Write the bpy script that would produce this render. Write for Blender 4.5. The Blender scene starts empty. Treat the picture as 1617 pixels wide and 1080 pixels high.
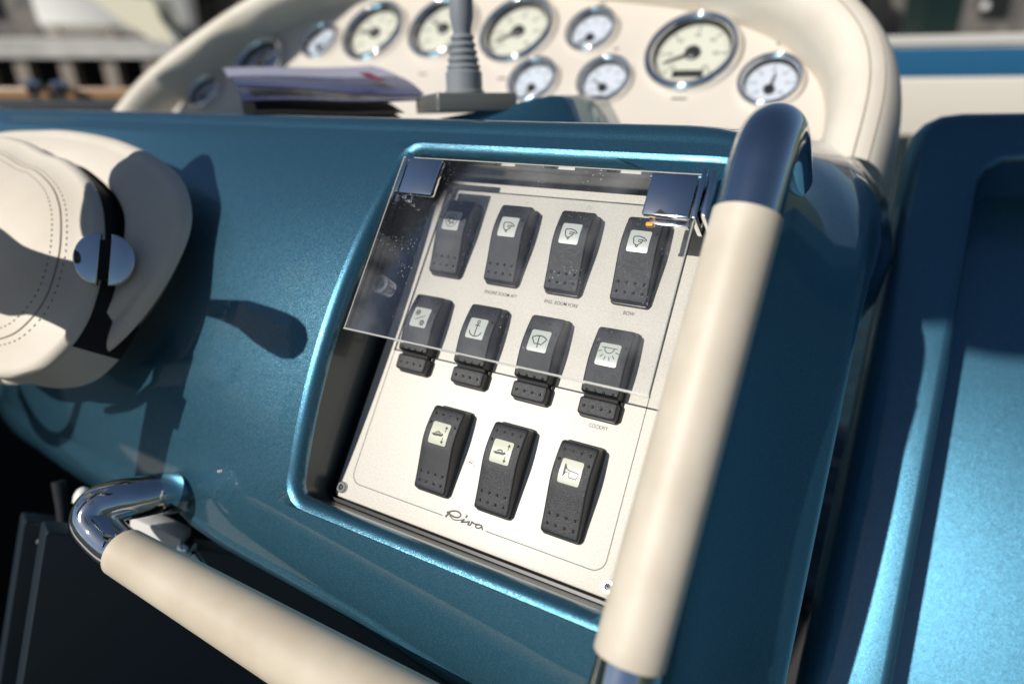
import bpy, math, random
import numpy as np
from mathutils import Matrix, Vector
random.seed(7)
S = bpy.context.scene
COL = S.collection

# ------------------------------------------------------------------ frames
# Everything on the boat is written in millimetres in the frame of the switch plate:
# x right along the plate, y up the plate, z out of the plate.  BOAT carries that frame
# into the level world (metres, z up, water at z = 0).
up = Vector((.038, .780, .624)).normalized()
wx = (Vector((1, 0, 0)) - up * up.x).normalized()
wy = up.cross(wx).normalized()
R3 = Matrix((wx, wy, up))
H0 = Vector((0, 0, 1.35))
BOAT = Matrix.Translation(H0) @ R3.to_4x4()

# camera, solved from the plate, the switches and the printed border
CR = np.array([[.86524436, .28647454, -.41144202], [.17667528, -.94224971, -.28451948], [-.46918871, .17348724, -.86588922]])
CT = np.array([-99.2365, 85.9076, 410.3614])
CF = 1052.75
CP = -CR.T @ CT
cam = bpy.data.cameras.new('camera')
camo = bpy.data.objects.new('camera', cam); COL.objects.link(camo)
ax = Matrix(((CR[0][0], -CR[1][0], -CR[2][0]), (CR[0][1], -CR[1][1], -CR[2][1]), (CR[0][2], -CR[1][2], -CR[2][2])))
camo.matrix_world = BOAT @ (Matrix.Translation(Vector(CP) * .001) @ ax.to_4x4())
cam.sensor_width = 36; cam.lens = CF / 1617 * 36
cam.clip_start = .01; cam.clip_end = 2000
cam.dof.use_dof = True; cam.dof.focus_distance = .362; cam.dof.aperture_fstop = 3.2; cam.dof.aperture_blades = 9
S.camera = camo

# sun and sky
SD = Vector((-.27, .0, 1.0)).normalized()          # towards the sun, plate frame
SW = (R3 @ SD).normalized()
W = bpy.data.worlds.new("World"); S.world = W; W.use_nodes = True
nt = W.node_tree; nt.nodes.clear()
out = nt.nodes.new('ShaderNodeOutputWorld'); bg = nt.nodes.new('ShaderNodeBackground'); sky = nt.nodes.new('ShaderNodeTexSky')
sky.sky_type = 'NISHITA'; sky.sun_disc = False
sky.sun_elevation = math.asin(SW.z); sky.sun_rotation = math.atan2(SW.x, SW.y)
sky.air_density = 1.0; sky.dust_density = .4; sky.ozone_density = 3.2
bg.inputs[1].default_value = .056
nt.links.new(sky.outputs[0], bg.inputs[0]); nt.links.new(bg.outputs[0], out.inputs[0])
sun = bpy.data.lights.new('sun', 'SUN'); sun.energy = 4.9; sun.angle = math.radians(.55); sun.color = (1, .955, .89)
suno = bpy.data.objects.new('sun', sun); COL.objects.link(suno)
suno.rotation_euler = SW.to_track_quat('Z', 'Y').to_euler()
S.view_settings.view_transform = 'Standard'; S.view_settings.look = 'None'
S.view_settings.exposure = -.17; S.view_settings.gamma = 1
S.cycles.max_bounces = 12; S.cycles.transparent_max_bounces = 16
S.cycles.use_denoising = True
S.cycles.sample_clamp_indirect = 8

# ------------------------------------------------------------------ materials
def mat(name, base=(.5, .5, .5), rough=.5, metal=0., coat=0., coat_rough=.03, **kw):
    m = bpy.data.materials.new(name); m.use_nodes = True
    b = m.node_tree.nodes['Principled BSDF']
    b.inputs['Base Color'].default_value = (*base, 1)
    b.inputs['Roughness'].default_value = rough
    b.inputs['Metallic'].default_value = metal
    b.inputs['Coat Weight'].default_value = coat
    b.inputs['Coat Roughness'].default_value = coat_rough
    for k, v in kw.items(): b.inputs[k.replace('_', ' ')].default_value = v
    return m
def N(m, t, **kw):
    n = m.node_tree.nodes.new(t)
    for k, v in kw.items(): setattr(n, k, v)
    return n
def L(m, a, b): m.node_tree.links.new(a, b)
def P(m): return m.node_tree.nodes['Principled BSDF']
def objco(m, scale=(1, 1, 1)):
    tc = N(m, 'ShaderNodeTexCoord'); mp = N(m, 'ShaderNodeMapping'); mp.inputs['Scale'].default_value = scale
    L(m, tc.outputs['Object'], mp.inputs[0]); return mp.outputs[0]
def bump(m, scale, strength, dist=.0002, detail=3, co=None, kind='noise'):
    co = co or objco(m)
    n = N(m, 'ShaderNodeTexNoise' if kind == 'noise' else 'ShaderNodeTexVoronoi'); n.inputs['Scale'].default_value = scale
    if kind == 'noise': n.inputs['Detail'].default_value = detail
    b = N(m, 'ShaderNodeBump'); b.inputs['Strength'].default_value = strength; b.inputs['Distance'].default_value = dist
    L(m, co, n.inputs['Vector']); L(m, n.outputs[0], b.inputs['Height']); L(m, b.outputs[0], P(m).inputs['Normal']); return n, b
def tint(m, scale, c1, c2, lo=.35, hi=.65, detail=4, rough=None):
    co = objco(m); n = N(m, 'ShaderNodeTexNoise'); n.inputs['Scale'].default_value = scale; n.inputs['Detail'].default_value = detail
    r = N(m, 'ShaderNodeValToRGB'); r.color_ramp.elements[0].position = lo; r.color_ramp.elements[1].position = hi
    r.color_ramp.elements[0].color = (*c1, 1); r.color_ramp.elements[1].color = (*c2, 1)
    L(m, co, n.inputs['Vector']); L(m, n.outputs[0], r.inputs[0]); L(m, r.outputs[0], P(m).inputs['Base Color'])
    if rough:
        mr = N(m, 'ShaderNodeMapRange'); mr.inputs[3].default_value, mr.inputs[4].default_value = rough
        L(m, n.outputs[0], mr.inputs[0]); L(m, mr.outputs[0], P(m).inputs['Roughness'])
    return n

def paint(name, base, metal=.78, rough=.36, jit=.22, coat=1.):
    m = mat(name, base, rough, metal, coat, .015, Specular_IOR_Level=.7)
    co = objco(m)
    v = N(m, 'ShaderNodeTexVoronoi'); v.inputs['Scale'].default_value = 5600
    sub = N(m, 'ShaderNodeVectorMath', operation='SUBTRACT'); sub.inputs[1].default_value = (.5, .5, .5)
    sc = N(m, 'ShaderNodeVectorMath', operation='SCALE'); sc.inputs['Scale'].default_value = jit
    ge = N(m, 'ShaderNodeNewGeometry'); ad = N(m, 'ShaderNodeVectorMath', operation='ADD'); no = N(m, 'ShaderNodeVectorMath', operation='NORMALIZE')
    L(m, co, v.inputs['Vector']); L(m, v.outputs['Color'], sub.inputs[0]); L(m, sub.outputs[0], sc.inputs[0])
    L(m, ge.outputs['Normal'], ad.inputs[0]); L(m, sc.outputs[0], ad.inputs[1]); L(m, ad.outputs[0], no.inputs[0]); L(m, no.outputs[0], P(m).inputs['Normal'])
    # one flake in eight is a bright silver one
    sp = N(m, 'ShaderNodeSeparateColor'); gt = N(m, 'ShaderNodeMath', operation='GREATER_THAN'); gt.inputs[1].default_value = .87
    mx = N(m, 'ShaderNodeMix', data_type='RGBA'); mx.inputs[6].default_value = (*base, 1); mx.inputs[7].default_value = (.15, .29, .36, 1)
    L(m, v.outputs['Color'], sp.inputs[0]); L(m, sp.outputs[0], gt.inputs[0]); L(m, gt.outputs[0], mx.inputs[0]); L(m, mx.outputs[2], P(m).inputs['Base Color'])
    # faint wear: fine polishing haze in the clear coat
    n2 = N(m, 'ShaderNodeTexNoise'); n2.inputs['Scale'].default_value = 14; n2.inputs['Detail'].default_value = 6
    mr = N(m, 'ShaderNodeMapRange'); mr.inputs[1].default_value = .4; mr.inputs[2].default_value = .8; mr.inputs[3].default_value = .012; mr.inputs[4].default_value = .06
    L(m, co, n2.inputs['Vector']); L(m, n2.outputs[0], mr.inputs[0]); L(m, mr.outputs[0], P(m).inputs['Coat Roughness'])
    return m
M = {}
M['paint'] = paint('blue metallic paint', (.042, .160, .245))
M['leather'] = mat('cream leather', (.72, .66, .56), .5)
tint(M['leather'], 18, (.68, .615, .51), (.74, .68, .58)); 
_n, _b = bump(M['leather'], 1500, .35, .00025, kind='voronoi')
M['shaded_paint'] = mat('shaded blue recess paint', (.007, .019, .028), .35, 0, .25)  # blue paint again, with the recess shade put into its colour
M['gunwale'] = mat('plain blue gelcoat', (.02, .12, .24), .35, 0, .5)
M['seat'] = mat('cream upholstery', (.72, .67, .57), .6)
M['grip'] = mat('cream grip leather', (.70, .63, .52), .48)
tint(M['grip'], 30, (.58, .515, .41), (.67, .60, .49)); bump(M['grip'], 2600, .25, .0002)
M['ribbed'] = mat('ribbed cream grip', (.70, .61, .48), .5)
def ribbed():
    m = M['ribbed']; tint(m, 25, (.60, .51, .39), (.68, .60, .47))
    tc = N(m, 'ShaderNodeUVMap'); w = N(m, 'ShaderNodeTexWave', wave_type='BANDS', bands_direction='X')
    w.inputs['Scale'].default_value = 1.0; w.inputs['Distortion'].default_value = .25
    b = N(m, 'ShaderNodeBump'); b.inputs['Strength'].default_value = .55; b.inputs['Distance'].default_value = .0003
    mp = N(m, 'ShaderNodeMapping'); mp.inputs['Scale'].default_value = (430, 1, 1)
    L(m, tc.outputs[0], mp.inputs[0]); L(m, mp.outputs[0], w.inputs[0]); L(m, w.outputs['Fac'], b.inputs['Height']); L(m, b.outputs[0], P(m).inputs['Normal'])
ribbed()
M['plate'] = mat('satin champagne plate', (.70, .655, .575), .5, .08)
tint(M['plate'], 900, (.60, .57, .505), (.72, .69, .62), .3, .7, 2); bump(M['plate'], 1200, .18, .0002)
M['pod'] = mat('satin champagne dash panel', (.66, .60, .52), .5, .15)
tint(M['pod'], 5, (.63, .575, .495), (.68, .62, .54))
M['black'] = mat('grained black plastic', (.020, .022, .026), .38)
bump(M['black'], 3300, .45, .00025, kind='voronoi')
M['bezel'] = mat('smooth black plastic', (.018, .019, .022), .35)
M['bump'] = mat('shiny black plastic', (.03, .031, .034), .22)
M['void'] = mat('matt black', (.006, .006, .007), .7)
M['ink'] = mat('black print', (.02, .018, .015), .5)
M['legend'] = mat('frosted switch lens', (.50, .54, .50), .35, 0, .3, .2)
M['legend2'] = mat('cream frosted switch lens', (.54, .56, .44), .35, 0, .3, .2)
M['chrome'] = mat('chrome', (.86, .86, .87), .035, 1)
n = tint(M['chrome'], 60, (.84, .84, .85), (.88, .88, .88), rough=(.015, .06))
M['steel'] = mat('polished stainless steel', (.55, .54, .52), .24, 1)
M['grey'] = mat('grey rubber', (.22, .24, .26), .5)
M['greybox'] = mat('grey coated metal', (.22, .22, .20), .3, .5)
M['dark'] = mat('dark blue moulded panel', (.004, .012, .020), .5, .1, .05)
M['floor'] = mat('teak cockpit sole', (.30, .20, .12), .5)
M['dialcream'] = mat('dial pale green', (.62, .63, .54), .5)
M['dialwhite'] = mat('dial white', (.58, .63, .70), .5)
M['stitch'] = mat('stitching thread', (.42, .37, .30), .7)
M['white'] = mat('white gelcoat', (.78, .77, .73), .35, 0, .5)
M['amber'] = mat('amber plastic', (.8, .38, .03), .3)
M['teak'] = mat('varnished wood', (.36, .21, .10), .3, 0, .8)
M['paper'] = mat('printed page', (.40, .40, .50), .45)
M['navy'] = mat('navy gloss print', (.05, .06, .16), .25)
M['red'] = mat('red ink', (.22, .03, .05), .5)
M['concrete'] = mat('pale concrete', (.46, .44, .40), .8); tint(M['concrete'], 1.2, (.46, .44, .41), (.66, .63, .58))
M['pile'] = mat('weathered pile', (.32, .27, .22), .8)
M['sail'] = mat('cream canvas', (.62, .58, .44), .8)
M['foliage'] = mat('foliage', (.06, .09, .025), .7); tint(M['foliage'], 3, (.03, .05, .012), (.11, .13, .04))
M['facade'] = mat('brown facade', (.10, .085, .075), .8); tint(M['facade'], 1.5, (.10, .09, .085), (.24, .22, .19))
M['facade2'] = mat('ochre facade', (.42, .27, .15), .8)
M['glassdark'] = mat('dark window glass', (.02, .022, .025), .1)
M['trunk'] = mat('bark', (.08, .06, .045), .9)
M['kiosk'] = mat('dark green painted metal', (.008, .022, .020), .4)

def acrylic():
    m = bpy.data.materials.new('clear acrylic'); m.use_nodes = True; t = m.node_tree; t.nodes.clear()
    o = t.nodes.new('ShaderNodeOutputMaterial'); tr = t.nodes.new('ShaderNodeBsdfTransparent'); tr.inputs[0].default_value = (.988, .990, .992, 1)
    gl = t.nodes.new('ShaderNodeBsdfGlossy'); gl.inputs['Roughness'].default_value = .03
    df = t.nodes.new('ShaderNodeBsdfDiffuse'); df.inputs[0].default_value = (.75, .76, .78, 1)
    fr = t.nodes.new('ShaderNodeFresnel'); fr.inputs[0].default_value = 1.49
    m1 = t.nodes.new('ShaderNodeMixShader'); m2 = t.nodes.new('ShaderNodeMixShader')
    tc = t.nodes.new('ShaderNodeTexCoord')
    # dust, dried drops and fine scratches
    a = t.nodes.new('ShaderNodeTexNoise'); a.inputs['Scale'].default_value = 28; a.inputs['Detail'].default_value = 5
    ar = t.nodes.new('ShaderNodeMapRange'); ar.inputs[1].default_value = .5; ar.inputs[2].default_value = .78; ar.inputs[3].default_value = .004; ar.inputs[4].default_value = .06
    v = t.nodes.new('ShaderNodeTexVoronoi'); v.inputs['Scale'].default_value = 420
    vr = t.nodes.new('ShaderNodeMapRange'); vr.inputs[1].default_value = .10; vr.inputs[2].default_value = .17; vr.inputs[3].default_value = .4; vr.inputs[4].default_value = 0
    b = t.nodes.new('ShaderNodeTexNoise'); b.inputs['Scale'].default_value = 40; b.inputs['Detail'].default_value = 2
    br = t.nodes.new('ShaderNodeMapRange'); br.inputs[1].default_value = .52; br.inputs[2].default_value = .68
    mu = t.nodes.new('ShaderNodeMath'); mu.operation = 'MULTIPLY'
    ad = t.nodes.new('ShaderNodeMath'); ad.operation = 'ADD'; ad.use_clamp = True
    ln = t.links.new
    for x in (a, v, b): ln(tc.outputs['Object'], x.inputs['Vector'])
    ln(a.outputs[0], ar.inputs[0]); ln(v.outputs['Distance'], vr.inputs[0]); ln(b.outputs[0], br.inputs[0])
    ln(vr.outputs[0], mu.inputs[0]); ln(br.outputs[0], mu.inputs[1]); ln(mu.outputs[0], ad.inputs[0]); ln(ar.outputs[0], ad.inputs[1])
    ln(fr.outputs[0], m1.inputs[0]); ln(tr.outputs[0], m1.inputs[1]); ln(gl.outputs[0], m1.inputs[2])
    ln(ad.outputs[0], m2.inputs[0]); ln(m1.outputs[0], m2.inputs[1]); ln(df.outputs[0], m2.inputs[2]); ln(m2.outputs[0], o.inputs[0])
    return m
M['acrylic'] = acrylic()
def clearglass():
    m = bpy.data.materials.new('gauge glass'); m.use_nodes = True; t = m.node_tree; t.nodes.clear()
    o = t.nodes.new('ShaderNodeOutputMaterial'); tr = t.nodes.new('ShaderNodeBsdfTransparent'); gl = t.nodes.new('ShaderNodeBsdfGlossy'); gl.inputs['Roughness'].default_value = .02
    fr = t.nodes.new('ShaderNodeFresnel'); fr.inputs[0].default_value = 1.45; mx = t.nodes.new('ShaderNodeMixShader')
    t.links.new(fr.outputs[0], mx.inputs[0]); t.links.new(tr.outputs[0], mx.inputs[1]); t.links.new(gl.outputs[0], mx.inputs[2]); t.links.new(mx.outputs[0], o.inputs[0])
    return m
M['glass'] = clearglass()
M['edge'] = mat('polished acrylic edge', (.62, .62, .58), .2, 0, .6)
M['edge'].node_tree.nodes['Principled BSDF'].inputs['Transmission Weight'].default_value = .35
def water():
    m = mat('sea water', (.012, .03, .035), .06); m.node_tree.nodes['Principled BSDF'].inputs['IOR'].default_value = 1.33
    co = objco(m); n = N(m, 'ShaderNodeTexNoise'); n.inputs['Scale'].default_value = 2.2; n.inputs['Detail'].default_value = 5
    b = N(m, 'ShaderNodeBump'); b.inputs['Strength'].default_value = .8; b.inputs['Distance'].default_value = .12
    L(m, co, n.inputs['Vector']); L(m, n.outputs[0], b.inputs['Height']); L(m, b.outputs[0], P(m).inputs['Normal']); return m
M['water'] = water()

# ------------------------------------------------------------------ mesh helpers
def V3(p): return np.array(p, float)
class MB:
    def __init__(s): s.v = []; s.f = []; s.uv = {}
    def add(s, vs, fs):
        o = len(s.v); s.v += [tuple(map(float, p)) for p in vs]; s.f += [tuple(i + o for i in f) for f in fs]; return o
    def loft(s, rings, closed=True, cap0=False, cap1=False, flip=False):
        n = len(rings[0]); vs = [p for r in rings for p in r]; fs = []
        m = n if closed else n - 1
        for j in range(len(rings) - 1):
            for i in range(m):
                a, b = j * n + i, j * n + (i + 1) % n; c, d = b + n, a + n
                fs.append((a, b, c, d) if not flip else (d, c, b, a))
        if cap0: fs.append(tuple(range(n))[::-1] if not flip else tuple(range(n)))
        if cap1:
            k = (len(rings) - 1) * n; fs.append(tuple(range(k, k + n)) if not flip else tuple(range(k, k + n))[::-1])
        s.add(vs, fs); return s
    def box(s, a, b, r=0):
        (x0, y0, z0), (x1, y1, z1) = a, b
        if r <= 0:
            vs = [(x0, y0, z0), (x1, y0, z0), (x1, y1, z0), (x0, y1, z0), (x0, y0, z1), (x1, y0, z1), (x1, y1, z1), (x0, y1, z1)]
            s.add(vs, [(3, 2, 1, 0), (4, 5, 6, 7), (0, 1, 5, 4), (1, 2, 6, 5), (2, 3, 7, 6), (3, 0, 4, 7)]); return s
        return s.rprism(rrect(x0, y0, x1, y1, r, 4), z0, z1, r * .8, 3, bot=True)
    def rprism(s, o, z0, z1, r=1., seg=4, bot=False, bulge=0):
        """outline prism with a rounded upper (and lower) edge"""
        rings = []
        if bot:
            for k in range(seg + 1):
                a = math.pi / 2 * k / seg; rings.append([(x, y, z0 + r * (1 - math.sin(a))) for x, y in inset(o, r * (1 - math.sin(a + 0)) if False else r * (1 - math.cos(math.pi / 2 - a)))][:])
            rings = [[(x, y, z0 + r - r * math.cos(math.pi / 2 * k / seg)) for x, y in inset(o, r - r * math.sin(math.pi / 2 * k / seg))] for k in range(seg + 1)]
        else: rings.append([(x, y, z0) for x, y in o])
        for k in range(seg + 1):
            a = math.pi / 2 * k / seg
            rings.append([(x, y, z1 - r + r * math.sin(a)) for x, y in inset(o, r - r * math.cos(a))])
        if bulge:
            last = np.array(rings[-1]); c = last.mean(0)
            for t in (.2, .4, .6, .8, .95):
                rings.append([tuple(c + (p - c) * (1 - t) + np.array((0, 0, bulge * (1 - (1 - t) ** 2)))) for p in last])
        s.loft(rings, True, True, True); return s
    def tube(s, path, r, seg=16, cap=True, closed=False, sx=1., ref=(0, 0, 1)):
        path = [V3(p) for p in path]; n = len(path)
        rr = r if hasattr(r, '__len__') else [r] * n
        rings = []; up_ = V3(ref); acc = 0; us = []
        for i, p in enumerate(path):
            if closed: t = path[(i + 1) % n] - path[i - 1]
            else: t = path[min(i + 1, n - 1)] - path[max(i - 1, 0)]
            t = t / np.linalg.norm(t)
            u = up_ - t * (up_ @ t)
            if np.linalg.norm(u) < 1e-3: u = V3((1, .1, 0)) - t * t[0]
            u /= np.linalg.norm(u); up_ = u; w = np.cross(t, u)
            rings.append([tuple(p + rr[i] * (math.cos(a) * w * sx + math.sin(a) * u)) for a in np.linspace(0, 2 * math.pi, seg, endpoint=False)])
            if i: acc += np.linalg.norm(path[i] - path[i - 1])
            us.append(acc)
        if closed: rings.append(rings[0])
        base = len(s.v)
        s.loft(rings, True, cap and not closed, cap and not closed)
        for i in range(n):
            for k in range(seg): s.uv[base + i * seg + k] = (us[i] * .001, k / seg)
        return s
    def lathe(s, o, axis, prof, seg=32, ux=None, cap0=False, cap1=False):
        o = V3(o); az = V3(axis); az /= np.linalg.norm(az)
        a = V3(ux) if ux is not None else np.cross(az, (0.0, 1.0, 0.13)); a = a - az * (a @ az); a /= np.linalg.norm(a); b = np.cross(az, a)
        rings = [[tuple(o + az * h + r * (math.cos(t) * a + math.sin(t) * b)) for t in np.linspace(0, 2 * math.pi, seg, endpoint=False)] for r, h in prof]
        s.loft(rings, True, cap0, cap1); return s
    def dome(s, c, r, n=(0, 0, 1), h=None, seg=10):
        h = h or r; prof = [(r * math.cos(a), h * math.sin(a)) for a in np.linspace(0, math.pi / 2 * .92, 4)]
        return s.lathe(c, n, prof, seg, cap1=True)
    def ribbon(s, pts, w, zf, zo=0):
        """flat printed stroke following a height function zf(x, y)"""
        pts = dense(pts, 1.2); n = len(pts); vs = []; fs = []
        ww = w if hasattr(w, '__len__') else [w] * n
        for i, (x, y) in enumerate(pts):
            t = np.array(pts[min(i + 1, n - 1)]) - np.array(pts[max(i - 1, 0)]); t = t / (np.linalg.norm(t) + 1e-9)
            nx, ny = -t[1], t[0]; h = (ww[i * len(ww) // n]) / 2
            for sg in (1, -1):
                X, Y = x + nx * h * sg, y + ny * h * sg; vs.append((X, Y, zf(X, Y) + zo))
        for i in range(n - 1): fs.append((2 * i + 1, 2 * i + 3, 2 * i + 2, 2 * i))
        s.add(vs, fs); return s
    def xf(s, fn): s.v = [tuple(fn(V3(p))) for p in s.v]; return s
    def build(s, name, m, parent=None, smooth=True, origin=None, label=None, kind=None, sharp=35):
        o_ = V3(parent['_o']) if parent is not None and '_o' in parent else (V3(origin) if origin is not None else np.zeros(3))
        me = bpy.data.meshes.new(name)
        me.from_pydata([tuple((V3(p) - o_) * .001) for p in s.v], [], s.f)
        me.materials.append(M[m])
        if s.uv:
            uvl = me.uv_layers.new(name='UVMap')
            for lp in me.loops: uvl.data[lp.index].uv = s.uv.get(lp.vertex_index, (0, 0))
        if smooth:
            me.polygons.foreach_set('use_smooth', [True] * len(me.polygons))
            me.set_sharp_from_angle(angle=math.radians(sharp))
        me.update()
        o = bpy.data.objects.new(name, me); COL.objects.link(o); o['_o'] = list(map(float, o_))
        if parent is not None: o.parent = parent
        else: o.matrix_world = BOAT @ Matrix.Translation(Vector(o_) * .001)
        if label: o['label'] = label
        if kind: o['kind'] = kind
        return o
def catmull(pts, n=8, closed=True):
    pts = [V3(p) for p in pts]; out = []; m = len(pts)
    for i in range(m if closed else m - 1):
        if closed: p0, p1, p2, p3 = pts[i - 1], pts[i], pts[(i + 1) % m], pts[(i + 2) % m]
        else: p0, p1, p2, p3 = pts[max(i - 1, 0)], pts[i], pts[i + 1], pts[min(i + 2, m - 1)]
        for k in range(n):
            t = k / n
            out.append(tuple(.5 * ((2 * p1) + (-p0 + p2) * t + (2 * p0 - 5 * p1 + 4 * p2 - p3) * t * t + (-p0 + 3 * p1 - 3 * p2 + p3) * t ** 3)))
    if not closed: out.append(tuple(pts[-1]))
    return out
def resample(pts, n, closed=True):
    P_ = np.array(pts, float); Q = np.vstack([P_, P_[:1]]) if closed else P_
    d = np.r_[0, np.cumsum(np.linalg.norm(np.diff(Q, axis=0), axis=1))]
    t = np.linspace(0, d[-1], n, endpoint=not closed)
    return [tuple(np.interp(tt, d, Q[:, k]) for k in range(Q.shape[1])) for tt in t]
def dense(pts, step):
    out = []
    for a, b in zip(pts[:-1], pts[1:]):
        n = max(1, int(math.dist(a, b) / step)); out += [tuple(np.array(a) + (np.array(b) - np.array(a)) * k / n) for k in range(n)]
    return out + [tuple(pts[-1])]
def rrect(x0, y0, x1, y1, r, seg=6):
    out = []
    for cx, cy, a0 in ((x1 - r, y1 - r, 0), (x0 + r, y1 - r, 90), (x0 + r, y0 + r, 180), (x1 - r, y0 + r, 270)):
        for k in range(seg + 1):
            a = math.radians(a0 + 90 * k / seg); out.append((cx + r * math.cos(a), cy + r * math.sin(a)))
    return out
def vnormals(o):
    P_ = np.array(o, float); n = len(P_); e = np.roll(P_, -1, 0) - P_; ln = np.linalg.norm(e, axis=1, keepdims=True); ln[ln < 1e-9] = 1; e = e / ln
    en = np.c_[e[:, 1], -e[:, 0]]; vn = en + np.roll(en, 1, 0); vn /= np.maximum(np.linalg.norm(vn, axis=1, keepdims=True), .3)
    return vn
def inset(o, d):
    if abs(d) < 1e-9: return list(o)
    return [tuple(p) for p in np.array(o, float) - vnormals(o) * d]
def frame(o, x, y, z):
    o, x, y, z = map(V3, (o, x, y, z)); return lambda p: o + x * p[0] + y * p[1] + z * p[2]

def thing(name, label, cat, origin, group=None):
    o = bpy.data.objects.new(name, None); COL.objects.link(o); o.empty_display_size = .01
    o.matrix_world = BOAT @ Matrix.Translation(Vector(origin) * .001)
    o['label'] = label; o['category'] = cat; o['_o'] = list(map(float, origin))
    if group: o['group'] = group
    return o
def tag(o, label, cat, group=None):
    o['label'] = label; o['category'] = cat
    if group: o['group'] = group
    return o
def at(px, py, depth):
    """point of the boat frame seen at a photo pixel at a given distance ahead of the lens (mm)"""
    c = np.array([(px - 808.5) / CF, (py - 540) / CF, 1.]) * depth
    return CR.T @ (c - CT)

# ------------------------------------------------------------------ console
def zface(x, y):
    z = 47 - (y - 100) ** 2 / 720.0
    if x < -50: z -= (x + 50) ** 2 / 2600.0 * min(1, max(0, (215 - y) / 120))
    return z
NR = 240
def recess_outline():
    o = []
    for cx, cy, r, a0 in ((181, 204, 5, 0), (-9, 203, 6, 90), (-6, -6, 9, 180), (186, -12, 3, 270)):
        o += [(cx + r * math.cos(math.radians(a0 + 90 * k / 8)), cy + r * math.sin(math.radians(a0 + 90 * k / 8))) for k in range(9)]
    return o
open_o = resample(recess_outline(), NR)
# outer boundary of the moulded face in plan
ob = [(204, 60), (204, 150)] + [(204 - 30 + 30 * math.cos(a), 196 + 30 * math.sin(a)) for a in np.linspace(0, math.pi / 2, 9)] + \
     [(100, 226), (0, 226), (-150, 226), (-300, 226), (-450, 226), (-620, 226), (-640, 200), (-640, 0), (-620, -55), (-500, -52), (-380, -46), (-250, -46), (-180, -44), (-150, -40), (-133, -41),
      (-107, -53), (-74, -57), (-16, -60), (39, -63), (101, -71), (150, -77), (186, -82), (200, -76), (204, -60), (204, 0)]
out_o = resample(ob, NR)
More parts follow.
